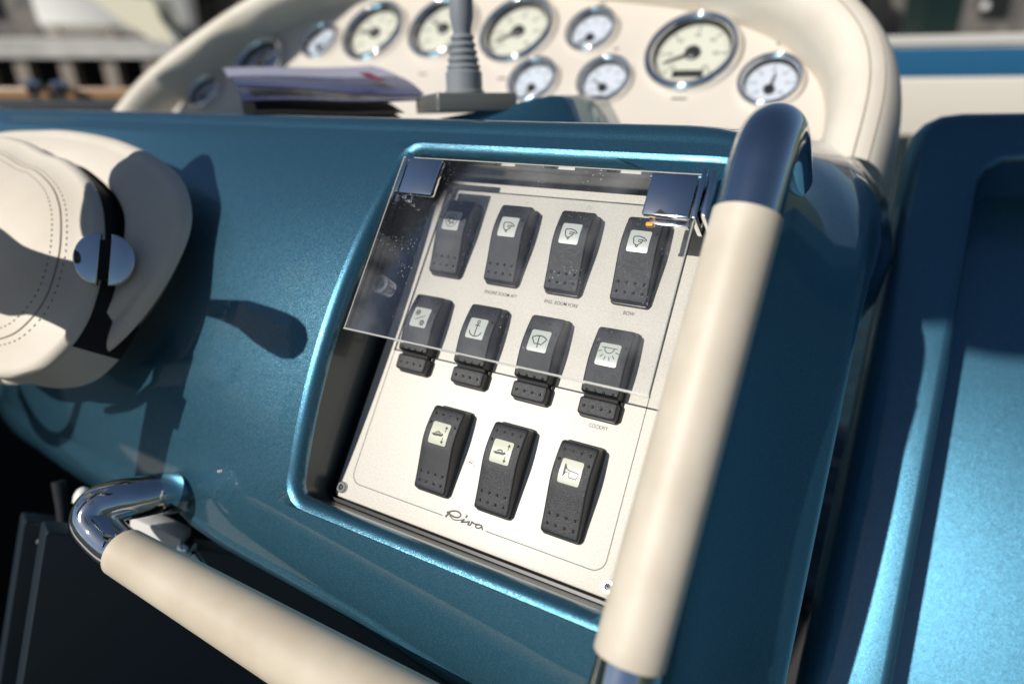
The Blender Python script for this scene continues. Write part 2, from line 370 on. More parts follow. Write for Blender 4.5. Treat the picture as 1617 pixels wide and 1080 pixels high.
# start both loops at the same angle about the recess centre
def align(a, b):
    A = np.array(a); B = np.array(b); c = np.array((85., 97.))
    k0 = np.argmin(np.abs(np.arctan2(*(A - c).T[::-1]))); A = np.roll(A, -k0, 0)
    ang = np.unwrap(np.arctan2(B[:, 1] - c[1], B[:, 0] - c[0])); k = np.argmin(np.abs(np.arctan2(B[:, 1] - c[1], B[:, 0] - c[0]))); B = np.roll(B, -k, 0)
    return [tuple(p) for p in A], [tuple(p) for p in B]
open_o, out_o = align(open_o, out_o)
def console():
    t = thing('helm_console', 'blue metallic helm console with a rectangular recess holding the rocker switch panel', 'boat console', (85, -70, -60))
    A, B = np.array(open_o), np.array(out_o)
    rings = []
    # recess wall, lip, face
    r = 7.5
    ins = lambda d: [(x, y) for x, y in inset(open_o, d)]
    wall = [[(x, y, -4) for x, y in ins(r * .2)]]
    for zz in (8, 18): wall.append([(x, y, zz if True else 0) for x, y in ins(r * .2)])
    for k in range(7):
        a = math.pi / 2 * k / 6
        wall.append([(x, y, zface(X, Y) - r * (1 - math.sin(a))) for (x, y), (X, Y) in zip(ins(r * .2 - 0 if False else (r * .2) - r * (1 - math.cos(a))), open_o)])
    st = np.array([(p[0], p[1]) for p in wall[-1]])
    rings += wall
    vb = vnormals(out_o)
    for k in range(1, 41):
        u = k / 40; Q = st + (B - st) * u; rings.append([(x, y, zface(x, y)) for x, y in Q])
    # roll off round the edge: sections for right wall, top deck, underside
    def section(nx, ny, x):
        wr, wt, wb = max(nx, 0) ** 2, max(ny, 0) ** 2, max(-ny, 0) ** 2
        wl = max(-nx, 0) ** 2
        pr = [(3, -.6), (7, -4), (10, -10), (14, -22), (22, -42), (34, -66), (45, -84), (49, -91), (51, -99), (50.5, -108), (44, -120), (30, -180), (28, -240)]
        q = 18.; pt = [(q * math.sin(a), -q * (1 - math.cos(a))) for a in np.linspace(.12, 1.02, 6)]
        ex, ez = pt[-1]
        pt += [(ex + .53 * l, ez - .85 * l) for l in (15, 40, 80, 130, 180, 230, 290)]
        soft = min(1, max(0, (-125 - x) / 35)); rb = 9 + 24 * soft
        pb = [(rb * math.sin(a), -rb * (1 - math.cos(a))) for a in np.linspace(.2, 1.5, 6)]
        ex, ez = pb[-1]; pb += [(ex - (2 + 10 * soft) * l, ez - 18 * l) for l in (.5, 1, 1.6, 2.2, 2.6, 3, 3.3)]
        s_ = wr + wt + wb + wl
        return [((wr * a[0] + wt * b[0] + (wb + wl) * c[0]) / s_, (wr * a[1] + wt * b[1] + (wb + wl) * c[1]) / s_) for a, b, c in zip(pr, pt, pb)]
    secs = [section(nx, ny, p[0]) for (nx, ny), p in zip(vb, out_o)]
    # smooth the corner blend
    secs = np.array(secs)
    for _ in range(3): secs = (secs + np.roll(secs, 1, 0) + np.roll(secs, -1, 0)) / 3
    vbs = vb.copy()
    for _ in range(3): vbs = (vbs + np.roll(vbs, 1, 0) + np.roll(vbs, -1, 0)) / 3
    vbs /= np.linalg.norm(vbs, axis=1, keepdims=True)
    for j in range(secs.shape[1]):
        rings.append([(B[i][0] + vbs[i][0] * secs[i, j, 0], B[i][1] + vbs[i][1] * secs[i, j, 0], zface(*B[i]) + secs[i, j, 1]) for i in range(NR)])
    mb = MB(); mb.loft(rings[len(wall) - 1:], True)
    mb.build('moulded_shell', 'paint', t, sharp=60)
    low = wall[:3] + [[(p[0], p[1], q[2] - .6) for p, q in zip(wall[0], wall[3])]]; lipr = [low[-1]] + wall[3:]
    mb = MB(); mb.loft(lipr, True); mb.build('lip', 'paint', t, sharp=60)
    mb = MB(); mb.loft(low, True); mb.build('recess_wall', 'shaded_paint', t, sharp=60)
    mb = MB(); mb.rprism(inset(open_o, .4), -8, -4.2, .2, 1); mb.build('recess_floor', 'void', t)
    # black plastic strip in the bottom of the recess
    mb = MB(); mb.box((-12, -13.2, -3.8), (183, -11.6, 4)); mb.build('sealing_strip', 'bezel', t)
    return t
console()

# ------------------------------------------------------------------ switch plate
flat0 = lambda x, y: 0.0
def plate():
    t = thing('switch_panel', 'champagne coloured switch panel with thin black border line and script lettering in the recess', 'panel', (84, -10, 0))
    mb = MB(); mb.rprism(rrect(-9, -10.6, 178, 205.5, 3, 5), -3, 0, .5, 2); mb.build('plate', 'plate', t)
    mb = MB(); Wd, Hh, r = 167.2, 199.3, 7
    arc = lambda cx, cy, a0, a1: [(cx + r * math.cos(math.radians(a)), cy + r * math.sin(math.radians(a))) for a in np.linspace(a0, a1, 9)]
    line = [(69.3, 0)] + arc(r, r, 270, 180) + arc(r, Hh - r, 180, 90) + arc(Wd - r, Hh - r, 90, 0) + arc(Wd - r, r, 0, -90) + [(98, 0)]
    mb.ribbon(line, .46, flat0, .04); mb.build('border_line', 'ink', t, smooth=False)
    st = [([(71.14, 2.41), (72.33, 2.81), (73.7, 3.69), (75.39, 4.35), (77.39, 4.79), (79.17, 4.52), (80.28, 3.76), (80.28, 2.76), (79.19, 1.83), (77.67, 1.4), (75.97, 1.45), (74.44, 1.69), (73.11, 2.0)], .75),
          ([(73.3, 3.3), (72.71, 2.44), (72.16, 1.3), (71.28, -.27)], 1.0),
          ([(73.11, 2.0), (74.03, 1.16), (75.4, .37), (77.0, -.04), (78.85, .13), (80.54, .74), (81.99, 1.32), (83.47, 2.13)], .5),
          ([(83.47, 2.13), (82.77, 1.12), (81.97, .04), (83.45, .54), (85.15, 1.06), (87.08, 1.89)], .75),
          ([(87.08, 1.89), (86.57, .7), (86.44, .07), (87.49, .1), (88.1, .68), (88.44, 1.67), (88.18, 2.09), (89.83, 1.7), (91.45, 1.71)], .7),
          ([(84.52, 4.68), (83.84, 3.08)], .85),
          ([(91.45, 1.71), (93.18, 2.05), (94.85, 1.88), (94.79, 1.37), (93.8, .28), (92.52, -.02), (91.47, .34), (91.36, 1.0), (92.14, 1.73), (93.42, 2.02)], .65),
          ([(94.81, 1.8), (95.42, .88), (96.01, -.1)], .75)]
    mb = MB()
    for k, (p, w) in enumerate(st): mb.ribbon(catmull(p, 6, False), w * 1.25, flat0, .05 + .006 * k)
    mb.build('script_lettering', 'ink', t, smooth=False)
    for s_, cx, y, w in (('ENGINE ROOM AFT', 62.4, 132.7, 22.8), ('ENG. ROOM FORE', 103, 133.0, 21.3), ('BOW', 144.2, 133.8, 6.4), ('COCKPIT', 144.4, 69.2, 10.9)):
        cu = bpy.data.curves.new('t', 'FONT'); cu.body = s_; cu.align_x = 'CENTER'; cu.size = 3.0; cu.offset = 0.02
        o = bpy.data.objects.new('t', cu); COL.objects.link(o); bpy.context.view_layer.update()
        me = o.evaluated_get(bpy.context.evaluated_depsgraph_get()).to_mesh()
        vs = np.array([v.co[:] for v in me.vertices]); fs = [tuple(p.vertices) for p in me.polygons]; o.to_mesh_clear()
        sc = w / (vs[:, 0].max() - vs[:, 0].min()); hs = 2.15 / (vs[:, 1].max() - vs[:, 1].min())
        mb = MB(); mb.add([(cx + v[0] * sc, y + v[1] * hs, .05) for v in vs], fs); mb.build('lettering', 'ink', t, smooth=False)
        bpy.data.objects.remove(o); bpy.data.curves.remove(cu)
    mb = MB()
    for p, w in (([(75.6, 33.9), (79.6, 33.9)], .25), ([(75.6, 32.4), (76.6, 33.1), (75.6, 33.1)], .3), ([(75.3, 32.6), (78.0, 32.6)], .5), ([(77.8, 31.4), (80.5, 31.4)], .25), ([(77.3, 34.8), (77.3, 35.3)], .5)):
        mb = MB(); mb.ribbon(p, w, flat0, .05); mb.build('arrow_mark', 'ink', t, smooth=False)
    mb = MB(); mb.ribbon([(102.2, 193.4), (102.2, 195.6), (104, 195.6), (104, 193.4)], .15, flat0, .05); mb.build('corner_mark', 'ink', t, smooth=False)
    mb = MB(); mb.ribbon([(61.4, 193.4), (61.4, 194.8), (62.8, 194.8)], .15, flat0, .05)
    mb.build('corner_mark', 'ink', t, smooth=False)
    for x, y in ((-4.6, -4.8), (171.3, -4.8), (-4.6, 201), (171.5, 201)):
        mb = MB(); mb.lathe((x, y, 0), (0, 0, 1), [(3.5, 0), (3.5, 1.3), (3.1, 1.8), (1.9, 1.8), (1.6, 1.5), (1.5, .6)], 24)
        s_ = mb.build('screw', 'steel', t)
        mb = MB(); mb.lathe((x, y, 0), (0, 0, 1), [(1.6, .6), (.7, .5), (.1, .9)], 6, cap1=True); mb.build('screw_socket', 'bezel', s_)
        s_.children[0].location = (0, 0, 0)
plate()

# ------------------------------------------------------------------ rocker switches
SWW, SWL = 21.5, 48.6
KY = [0, 10, 18, 24, 29, 34, 40, 45, 48.6]; KZ = [6.0, 8.2, 10.3, 12.0, 13.0, 13.1, 12.3, 11.2, 10.0]
KY2 = [0, 9.5, 18, 24, 29, 34, 40, 45, 48.6]; KZ2 = [8.2, 9.8, 11.2, 12.3, 12.8, 12.4, 11.3, 10.0, 8.8]
def smoothf(ky, kz):
    ys = np.linspace(0, SWL, 60); z = np.interp(ys, ky, kz)
    for _ in range(6): z[1:-1] = (z[:-2] + 2 * z[1:-1] + z[2:]) / 4
    return lambda y: float(np.interp(y, ys, z))
prof1, prof2 = smoothf(KY, KZ), smoothf(KY2, KZ2)
def rocker_mesh(y0, y1, zf, w=SWW, zb=1.8, r=1.2):
    mb = MB(); rings = []
    ys = [(y0, 1.1, 1.4), (y0 + .35, .45, .6), (y0 + .9, .12, .2), (y0 + 1.6, 0, 0)] + [(y, 0, 0) for y in np.linspace(y0 + 3, y1 - 3, max(3, int((y1 - y0) / 2)))] + \
         [(y1 - 1.6, 0, 0), (y1 - .9, .12, .2), (y1 - .35, .45, .6), (y1, 1.1, 1.4)]
    for y, dz, dx in ys:
        z = zf(min(max(y, 0), SWL)) - dz; ring = [(dx, y, zb)]
        for a in np.linspace(180, 90, 5): ring.append((dx + r + r * math.cos(math.radians(a)), y, z - r + r * math.sin(math.radians(a))))
        for u in (.25, .5, .75): ring.append((dx + r + (w - 2 * dx - 2 * r) * u, y, z + .12 * math.sin(math.pi * u)))
        for a in np.linspace(90, 0, 5): ring.append((w - dx - r + r * math.cos(math.radians(a)), y, z - r + r * math.sin(math.radians(a))))
        ring.append((w - dx, y, zb)); rings.append(ring)
    mb.loft(rings, False); n = len(rings[0]); k = (len(rings) - 1) * n
    mb.f.append(tuple(range(n))); mb.f.append(tuple(range(k, k + n))[::-1])
    return mb
# pictograms in a unit square (x right, y up), strokes with width
def circ(cx, cy, r, n=20, a0=0, a1=360): return [(cx + r * math.cos(math.radians(a)), cy + r * math.sin(math.radians(a))) for a in np.linspace(a0, a1, n)]
def star(cx, cy, r):
    return [([(cx + r * .35 * math.cos(a), cy + r * .35 * math.sin(a)), (cx + r * math.cos(a), cy + r * math.sin(a))], .05) for a in np.linspace(0, 2 * math.pi, 8, endpoint=False)] + [(circ(cx, cy, r * .4, 10), .05)]
G = {}
G['pump'] = [([(.22, .62), (.25, .70), (.5, .72), (.72, .66), (.86, .55), (.80, .50), (.70, .56), (.62, .40), (.44, .30), (.30, .36), (.22, .62)], .05), ([(.70, .56), (.48, .56), (.48, .47), (.62, .47)], .045), ([(.38, .31), (.46, .20), (.52, .31)], .06)]
G['wheel'] = [(circ(.5, .5, .34, 26), .035), (circ(.5, .5, .13, 14), .05)] + [([(.5 + .13 * math.cos(a), .5 + .13 * math.sin(a)), (.5 + .25 * math.cos(a), .5 + .25 * math.sin(a))], .08) for a in np.linspace(.3, 6.58, 6, endpoint=False)]
G['anchor'] = [(circ(.5, .83, .07, 12), .045), ([(.5, .76), (.5, .12)], .055), ([(.36, .66), (.64, .66)], .05), ([(.16, .36), (.2, .25), (.33, .15), (.5, .11), (.67, .15), (.8, .25), (.84, .36)], .055)]
G['wiper'] = [([(.12, .62), (.3, .72), (.5, .75), (.7, .72), (.88, .62), (.68, .34), (.5, .37), (.32, .34), (.12, .62)], .05), ([(.46, .72), (.5, .22)], .05), ([(.47, .24), (.53, .24)], .1)]
G['lamp'] = [([(.14, .80), (.86, .80)], .035), ([(.28, .80)] + circ(.5, .78, .22, 12, 180, 360), .035)] + [([(.5 + .32 * math.cos(a), .72 + .32 * math.sin(a)), (.5 + .50 * math.cos(a), .72 + .50 * math.sin(a))], .035) for a in [math.radians(d) for d in (195, 228, 255, 285, 312, 345)]]
G['nav'] = star(.28, .74, .17) + star(.72, .24, .17) + [([(.25, .36), (.78, .62)], .035)]
G['trim'] = [([(.18, .44), (.3, .42), (.42, .44), (.62, .44), (.72, .50)], .12), ([(.28, .52), (.46, .58), (.58, .52)], .06), ([(.10, .46), (.22, .38)], .04),
             ([(.80, .62), (.80, .86)], .035), ([(.74, .78), (.80, .88), (.86, .78)], .05), ([(.76, .36), (.76, .12)], .035), ([(.70, .2), (.76, .1), (.82, .2)], .05)]
G['horn'] = [([(.20, .78), (.30, .62), (.42, .56), (.88, .52)], .05), ([(.20, .30), (.30, .46), (.42, .52)], .05), ([(.20, .80), (.20, .28)], .05), ([(.24, .68), (.24, .38)], .07),
             ([(.88, .52), (.86, .42), (.82, .28), (.52, .28), (.44, .34), (.44, .46), (.52, .50)], .05)]
LX0, LX1, LY0, LY1 = 4.6, 16.6, 26.6, 39.2
def switch_kind(locking):
    """one empty's worth of parts, local coordinates"""
    zf = prof2 if locking else prof1
    parts = []
    mb = MB(); mb.rprism(rrect(-.5, -.9, SWW + .5, SWL + 1.2, 2.2, 4), 0, 2.3, .6, 3); parts.append(('bezel', 'bezel', mb))
    if locking:
        parts.append(('rocker', 'black', rocker_mesh(11.2, SWL, zf)))
        mb = MB(); mb.box((1.2, 8.2, 1.5), (SWW - 1.2, 12.4, 6.0)); parts.append(('slider_slot', 'void', mb))
        parts.append(('lock_slider', 'black', rocker_mesh(0, 9.6, lambda y: 7.3 + .06 * y)))
    else: parts.append(('rocker', 'black', rocker_mesh(0, SWL, zf)))
    mb = MB()
    dx = (3.4, 8.3, 13.2, 18.1)
    rows = ((4.6, 7.55), (12.9, zf(12.9))) if locking else ((5.2, zf(5.2)), (10.4, zf(10.4)))
    for y, z in rows:
        for x in dx: mb.dome((x, y, z + .03), .88, h=.75)
    for x in dx: mb.dome((x, 43.6, zf(43.6) + .03), .8, n=(0, .2, 1), h=.65)
    for x in (2.5, 19.0): mb.dome((x, 38.2, zf(38.2)), .85, h=.7)
    parts.append(('grip_bumps', 'bump', mb))
    return parts
def legend_mesh(zf):
    mb = MB(); rings = []; r = 1.1
    ys = [LY0 + r * (1 - math.cos(math.radians(a))) for a in (0, 30, 60, 90)] + list(np.linspace(LY0 + 2, LY1 - 2, 7)) + [LY1 - r * (1 - math.cos(math.radians(a))) for a in (90, 60, 30, 0)]
    for y in ys:
        d_ = min(y - LY0, LY1 - y); dx = 0 if d_ >= r else r - math.sqrt(max(0, r * r - (r - d_) ** 2))
        z = zf(y) + .30; x0, x1 = LX0 + dx, LX1 - dx
        rings.append([(x0, y, z - .4)] + [(x0 + (x1 - x0) * u, y, z) for u in np.linspace(0, 1, 6)] + [(x1, y, z - .4)])
    mb.loft(rings, False); n = 8; k = (len(rings) - 1) * n
    mb.f.append(tuple(range(n))); mb.f.append(tuple(range(k, k + n))[::-1]); mb.f = [f[::-1] for f in mb.f]
    return mb
protos = {}
def place_switch(kind, sym, x, y, label, lens='legend'):
    t = thing('rocker_switch', label, 'switch', (x, y, 0), 'black rocker switches on the panel')
    zf = prof2 if kind else prof1
    if kind not in protos:
        protos[kind] = []
        for nm, m, mb in switch_kind(kind) + [('legend_window', lens, legend_mesh(zf))]:
            mb.v = [(v[0] + x, v[1] + y, v[2]) for v in mb.v]
            protos[kind].append(mb.build(nm, m, t, kind='stuff' if nm == 'grip_bumps' else None))
        src = protos[kind]; lg = src[-1]
    else:
        lg = None
        for s_ in protos[kind]:
            c = s_.copy(); c.parent = t; COL.objects.link(c)
            if s_.name.startswith('legend_window'):
                lg = c
                if M[lens] != s_.data.materials[0]: c.data = s_.data.copy(); c.data.materials[0] = M[lens]
    mb = MB(); w, h = LX1 - LX0, LY1 - LY0
    k = 0
    for pts, wd in G[sym]:
        mb.ribbon([(x + LX0 + a * w, y + LY0 + b * h) for a, b in pts], wd * w, lambda X, Y: zf(Y - y), .36 + .004 * k); k += 1
    mb.build('symbol', 'ink', t, smooth=False).parent = t
    return t
X0, PI_, X2 = 9.6, 41.1, 48.3
YR = (139.2, 74.3, 10.2)
place_switch(False, 'wheel', X0, YR[0], 'rocker switch with a round pump wheel symbol under the left chrome hinge')
place_switch(False, 'pump', X0 + PI_, YR[0], 'rocker switch with a bilge pump symbol above the words ENGINE ROOM AFT')
place_switch(False, 'pump', X0 + 2 * PI_, YR[0], 'rocker switch with a bilge pump symbol above the words ENG. ROOM FORE')
place_switch(False, 'pump', X0 + 3 * PI_, YR[0], 'rocker switch with a bilge pump symbol above the word BOW')
place_switch(True, 'nav', X0, YR[1], 'locking rocker switch with two small light symbols and a slash')
place_switch(True, 'anchor', X0 + PI_, YR[1], 'locking rocker switch with an anchor symbol')
place_switch(True, 'wiper', X0 + 2 * PI_, YR[1], 'locking rocker switch with a wiper symbol')
place_switch(True, 'lamp', X0 + 3 * PI_, YR[1], 'locking rocker switch with a shining lamp symbol above the word COCKPIT')
place_switch(False, 'trim', X2, YR[2], 'leftmost rocker switch of the bottom row with a boat trim symbol', 'legend2')
place_switch(False, 'trim', X2 + PI_, YR[2], 'middle rocker switch of the bottom row with a boat trim symbol', 'legend2')
place_switch(False, 'horn', X2 + 2 * PI_, YR[2], 'rocker switch with a horn symbol next to the handrail', 'legend2')

# ------------------------------------------------------------------ clear cover
def cover():
    t = thing('clear_cover', 'scratched clear acrylic flap with chrome hinges over the upper switches', 'cover', (84, 204, 38))
    z0, z1 = 36.4, 39.4
    mb = MB(); mb.box((-10.0, 86.7, z0), (177.0, 199.3, z1)); mb.build('acrylic_sheet', 'acrylic', t, smooth=False)
    e = .25
    for a, b in (((-10.9, 85.7, z0), (177.9, 86.65, z1)), ((-10.6, 86.7, z0), (-10.05, 200, z1)), ((177.05, 86.7, z0), (177.6, 200, z1)), ((-10, 199.35, z0), (177.0, 199.9, z1))):
        mb = MB(); mb.box(a, b); mb.build('polished_edge', 'edge', t, smooth=False)
    for x0, x1, side in ((-2, 22.5, -1), (152, 175.5, 1)):
        mb = MB(); mb.rprism(rrect(x0, 174, x1, 197, 1.0, 3), z1 + .1, z1 + 4.2, .5, 2, bot=True); h = mb.build('hinge', 'chrome', t)
        mb = MB(); mb.rprism(rrect(x0 + 2, 172.4, x1 - .5, 196, 1.0, 3), z0 - 3.6, z0 - .1, .4, 2, bot=True); mb.build('clamp_plate', 'chrome', h).parent = h
        h.children[0].location = (0, 0, 0)
        for k, (a, b) in enumerate(((.8, 3.6), (5.0, 8.0)) if side > 0 else ((1.5, 3.8),)):
            xa, xb = (x1 + a, x1 + b) if side > 0 else (x0 - b, x0 - a)
            mb = MB(); mb.rprism(rrect(xa, 174.5 + 2 * k, xb, 201, .5, 2), z0 - 14, z1 + 3.6 - k, .4, 2); mb.build('hinge_leaf', 'chrome', h)
        mb = MB(); mb.box((x0 + 1.2, 171.2, z0 - 2.4), (x0 + 5, 173.2, z0 + .5), .5); mb.build('cushion', 'amber' if side > 0 else 'steel', h)
        mb = MB(); mb.tube([(x0 - 5, 201.4, z0 - 6), (x1 + 8, 201.4, z0 - 6)], 2.0, 14); mb.build('hinge_pin', 'chrome', h)
    mb = MB(); mb.lathe((1.5, 117.5, z0 - 9.5), (0, 0, 1), [(3.4, 0), (5.6, 0), (5.8, .5), (5.8, 9.2), (3.6, 9.4), (3.4, 6), (3.4, 0)], 32); mb.build('stop_button', 'acrylic2', t)
    return t
M['acrylic2'] = mat('milky plastic', (.45, .48, .50), .15, 0, 1.0); M['acrylic2'].node_tree.nodes['Principled BSDF'].inputs['Transmission Weight'].default_value = .6
cover()

# ------------------------------------------------------------------ handrails
def rail(pts_el0, pts_grip, pts_el1, r, label, ribbed=False, origin=None, swell=0):
    t = thing('handrail', label, 'handrail', origin or pts_el0[0], 'leather covered handrails')
    g = catmull(pts_grip, 10, False) if len(pts_grip) > 2 else dense(pts_grip, 6)
    gr = [r + .9] * len(g); gr[0] = gr[-1] = r + .25
    g2 = [g[0]] + [tuple(V3(g[0]) + (V3(g[1]) - V3(g[0])) / np.linalg.norm(V3(g[1]) - V3(g[0])) * .9)] + g[1:]; gr = [r + .2, r + .9] + [r + .9 + swell * min(1, 1.45 * k / len(g)) for k in range(1, len(g))]
    MB().tube(g2, gr, 48).build('leather_grip', 'ribbed' if ribbed else 'grip', t, sharp=50)
    for e in (pts_el0, pts_el1):
        if e: MB().tube(catmull(e, 12, False), r, 48).build('chrome_elbow', 'chrome', t, sharp=70)
    return t
gx = 208.5; b0 = at(1004, 1000, 262); bt = b0 + (b0 - V3((gx, 162, 73))) * .06
rail([(gx, 160, 73), (gx, 176, 73), (gx, 190, 72), (gx, 203, 67), (gx, 212.5, 57), (gx, 217, 44), (gx, 218, 30), (gx, 218, 5)][::1],
     [tuple(bt), (gx, 164, 73)], [tuple(bt + (0, 1, 0)), tuple(bt + (0, -18, -1)), tuple(bt + (0, -36, -6)), tuple(bt + (0, -48, -18)), tuple(bt + (0, -50, -50))],
     13.5, 'upright cream leather handrail with blue reflecting chrome elbow right of the panel', origin=(gx, -80, 20))
g0 = at(184, 865, 405); d = at(487, 1043, 345) - g0; d /= np.linalg.norm(d)
el = [tuple(g0 + d * 8), tuple(g0 + d * 1), tuple(at(163, 845, 409)), tuple(at(148, 822, 412)), tuple(at(158, 801, 415)), tuple(at(186, 790, 419)), tuple(at(224, 784, 425)), tuple(at(258, 779, 434)), tuple(at(290, 778, 456))]
g0 = g0 + d * 6
rail(el, [tuple(g0), tuple(g0 + d * 330)], None, 13.4, 'low slanting cream ribbed handrail in the lower left corner', ribbed=True, origin=el[-1], swell=6.2)

# ------------------------------------------------------------------ leather control pod on the left
def pod_hub():
    t = thing('control_pod', 'cream leather control pod with curved black slot and split chrome cap', 'control pod', (-300, 80, 40))
    rim = [(-458, 186), (-375, 193), (-327, 193), (-271, 188), (-220, 177), (-181, 162), (-157, 141), (-148, 120), (-150, 90), (-160, 61), (-178, 35), (-207, 13), (-244, -3), (-288, -14), (-350, -20), (-430, -10), (-500, 40), (-530, 100), (-510, 160)]
    rim = resample(catmull(rim[::-1], 8), 160)
    op = [(-345, 160), (-303, 164), (-264, 158), (-222, 145), (-196, 130), (-184, 116), (-175, 96), (-168, 76), (-166, 58), (-170, 42), (-181, 28), (-202, 18), (-250, 16), (-330, 30), (-400, 80), (-395, 140)]
    op = resample(catmull([(a - 11, b) for a, b in op[::-1]], 8), 160)
    A, B = np.array(rim), np.array(op)
    def al(Q, c=(-300, 90)):
        k = np.argmin(np.abs(np.arctan2(Q[:, 1] - c[1], Q[:, 0] - c[0]))); return np.roll(Q, -k, 0)
    A, B = al(A), al(B)
    A = A if True else A
    rings = [[(x, y, zface(x, y) - 20) for x, y in inset(A, 38)], [(x, y, 46) for x, y in inset(A, 24)], [(x, y, 52) for x, y in inset(A, 13)], [(x, y, 57) for x, y in inset(A, 4)], [(x, y, 60) for x, y in A]]
    for k in range(1, 7):
        a = math.pi / 2 * k / 6; rings.append([(x, y, 60 + 8 * math.sin(a)) for x, y in inset(A, 10 * (1 - math.cos(a)))])
    st = np.array(rings[-1])[:, :2]
    for k in range(1, 13):
        u = k / 12; Q = st + (B - st) * u; z = 68 + 6 * (1 - (1 - u) ** 1.6); rings.append([(x, y, z) for x, y in Q])
    for k in range(1, 5):
        a = math.pi / 2 * k / 4; rings.append([(x, y, 74 - 3 * (1 - math.cos(a))) for x, y in inset(B, 3 * math.sin(a))])
    mb = MB(); mb.loft(rings, True); mb.build('leather_shell', 'leather', t, sharp=60)
    mb = MB(); Bi = inset(B, 3); mb.loft([[(x, y, 71) for x, y in Bi], [(x, y, 50) for x, y in Bi]], True, False, True); mb.build('slot', 'void', t)
    pad = [(-301, 160), (-272, 156), (-236, 143), (-212, 127), (-196, 109), (-182, 87), (-175, 66), (-173, 46), (-180, 26), (-200, 6), (-240, -6), (-300, -8), (-400, 10), (-470, 60), (-470, 130), (-400, 168), (-350, 170)]
    pad = np.array(resample(catmull(pad[::-1], 8), 140)) + np.array((-3, 0))
    sk = inset(pad, 1.5); mb = MB(); mb.loft([[(x, y, 50) for x, y in sk], [(x, y, 86) for x, y in sk]]); mb.build('pad_skirt', 'leather', t)
    q = [p for p in inset(pad, 1.1) if p[0] > -312 and 26 < p[1] < 175]; k0 = max(range(len(q)), key=lambda i: math.dist(q[i], q[i - 1])); q = q[k0:] + q[:k0]
    mb = MB(); mb.loft([[(x, y, 50) for x, y in q], [(x, y, 83.2) for x, y in q]], False); mb.build('slot_lining', 'void', t)
    mb = MB(); rings = [[(x, y, 83) for x, y in inset(pad, 1.2)], [(x, y, 84) for x, y in pad]]
    for k in range(1, 6):
        a = math.pi / 2 * k / 5; rings.append([(x, y, 84 + 7 * math.sin(a)) for x, y in inset(pad, 7 * (1 - math.cos(a)))])
    st = np.array(rings[-1]); c = np.array((-310., 88., 0)); 
    for u in np.linspace(.1, 1, 12):
        rings.append([tuple((c[0] + (p[0] - c[0]) * (1 - .97 * u), c[1] + (p[1] - c[1]) * (1 - .97 * u), 91 + 22 * (1 - (1 - u) ** 2.2))) for p in st])
    mb.loft(rings, True, False, True); mb.build('centre_pad', 'leather', t, sharp=60)
    # raised bead and stitches on the pad
    def onpad(u): return [(c[0] + (p[0] - c[0]) * (1 - .97 * u), c[1] + (p[1] - c[1]) * (1 - .97 * u), 91 + 22 * (1 - (1 - u) ** 2.2)) for p in st]
    MB().tube(onpad(.17)[::1], .7, 6, closed=True).build('seam', 'stitch', t)
    mb = MB()
    for u in (.13, .23):
        q = resample(onpad(u), 260)
        for k in range(0, 260, 2):
            a, b = V3(q[k]), V3(q[(k + 1) % 260]); mb.tube([a + (0, 0, .1), a + (b - a) * .7 + (0, 0, .1)], .45, 5)
    mb.build('stitches', 'stitch', t, kind='stuff')
    # split chrome cap
    n = V3((.81, -.04, .58)); n /= np.linalg.norm(n); e1 = V3((.42, -.90, .0)); e1 -= n * (e1 @ n); e1 /= np.linalg.norm(e1); e2 = np.cross(n, e1)
    cc = V3((-170, 87, 93))
    for sg in (1, -1):
        o = [(16.5 * math.cos(a), sg * (3.0 + 0) + sg * 14 * math.sin(a)) for a in np.linspace(0, math.pi, 20)]
        if sg < 0: o = o[::-1]
        mb = MB(); mb.rprism(o, -10, 1.2, .9, 3); mb.xf(frame(cc, e1, e2, n)); mb.build('chrome_half_cap', 'chrome', t, sharp=60)
    mb = MB(); mb.lathe(cc - n * 12, n, [(13, -12), (13, 8)], 24, cap1=True); mb.build('pivot_shaft', 'void', t)
pod_hub()

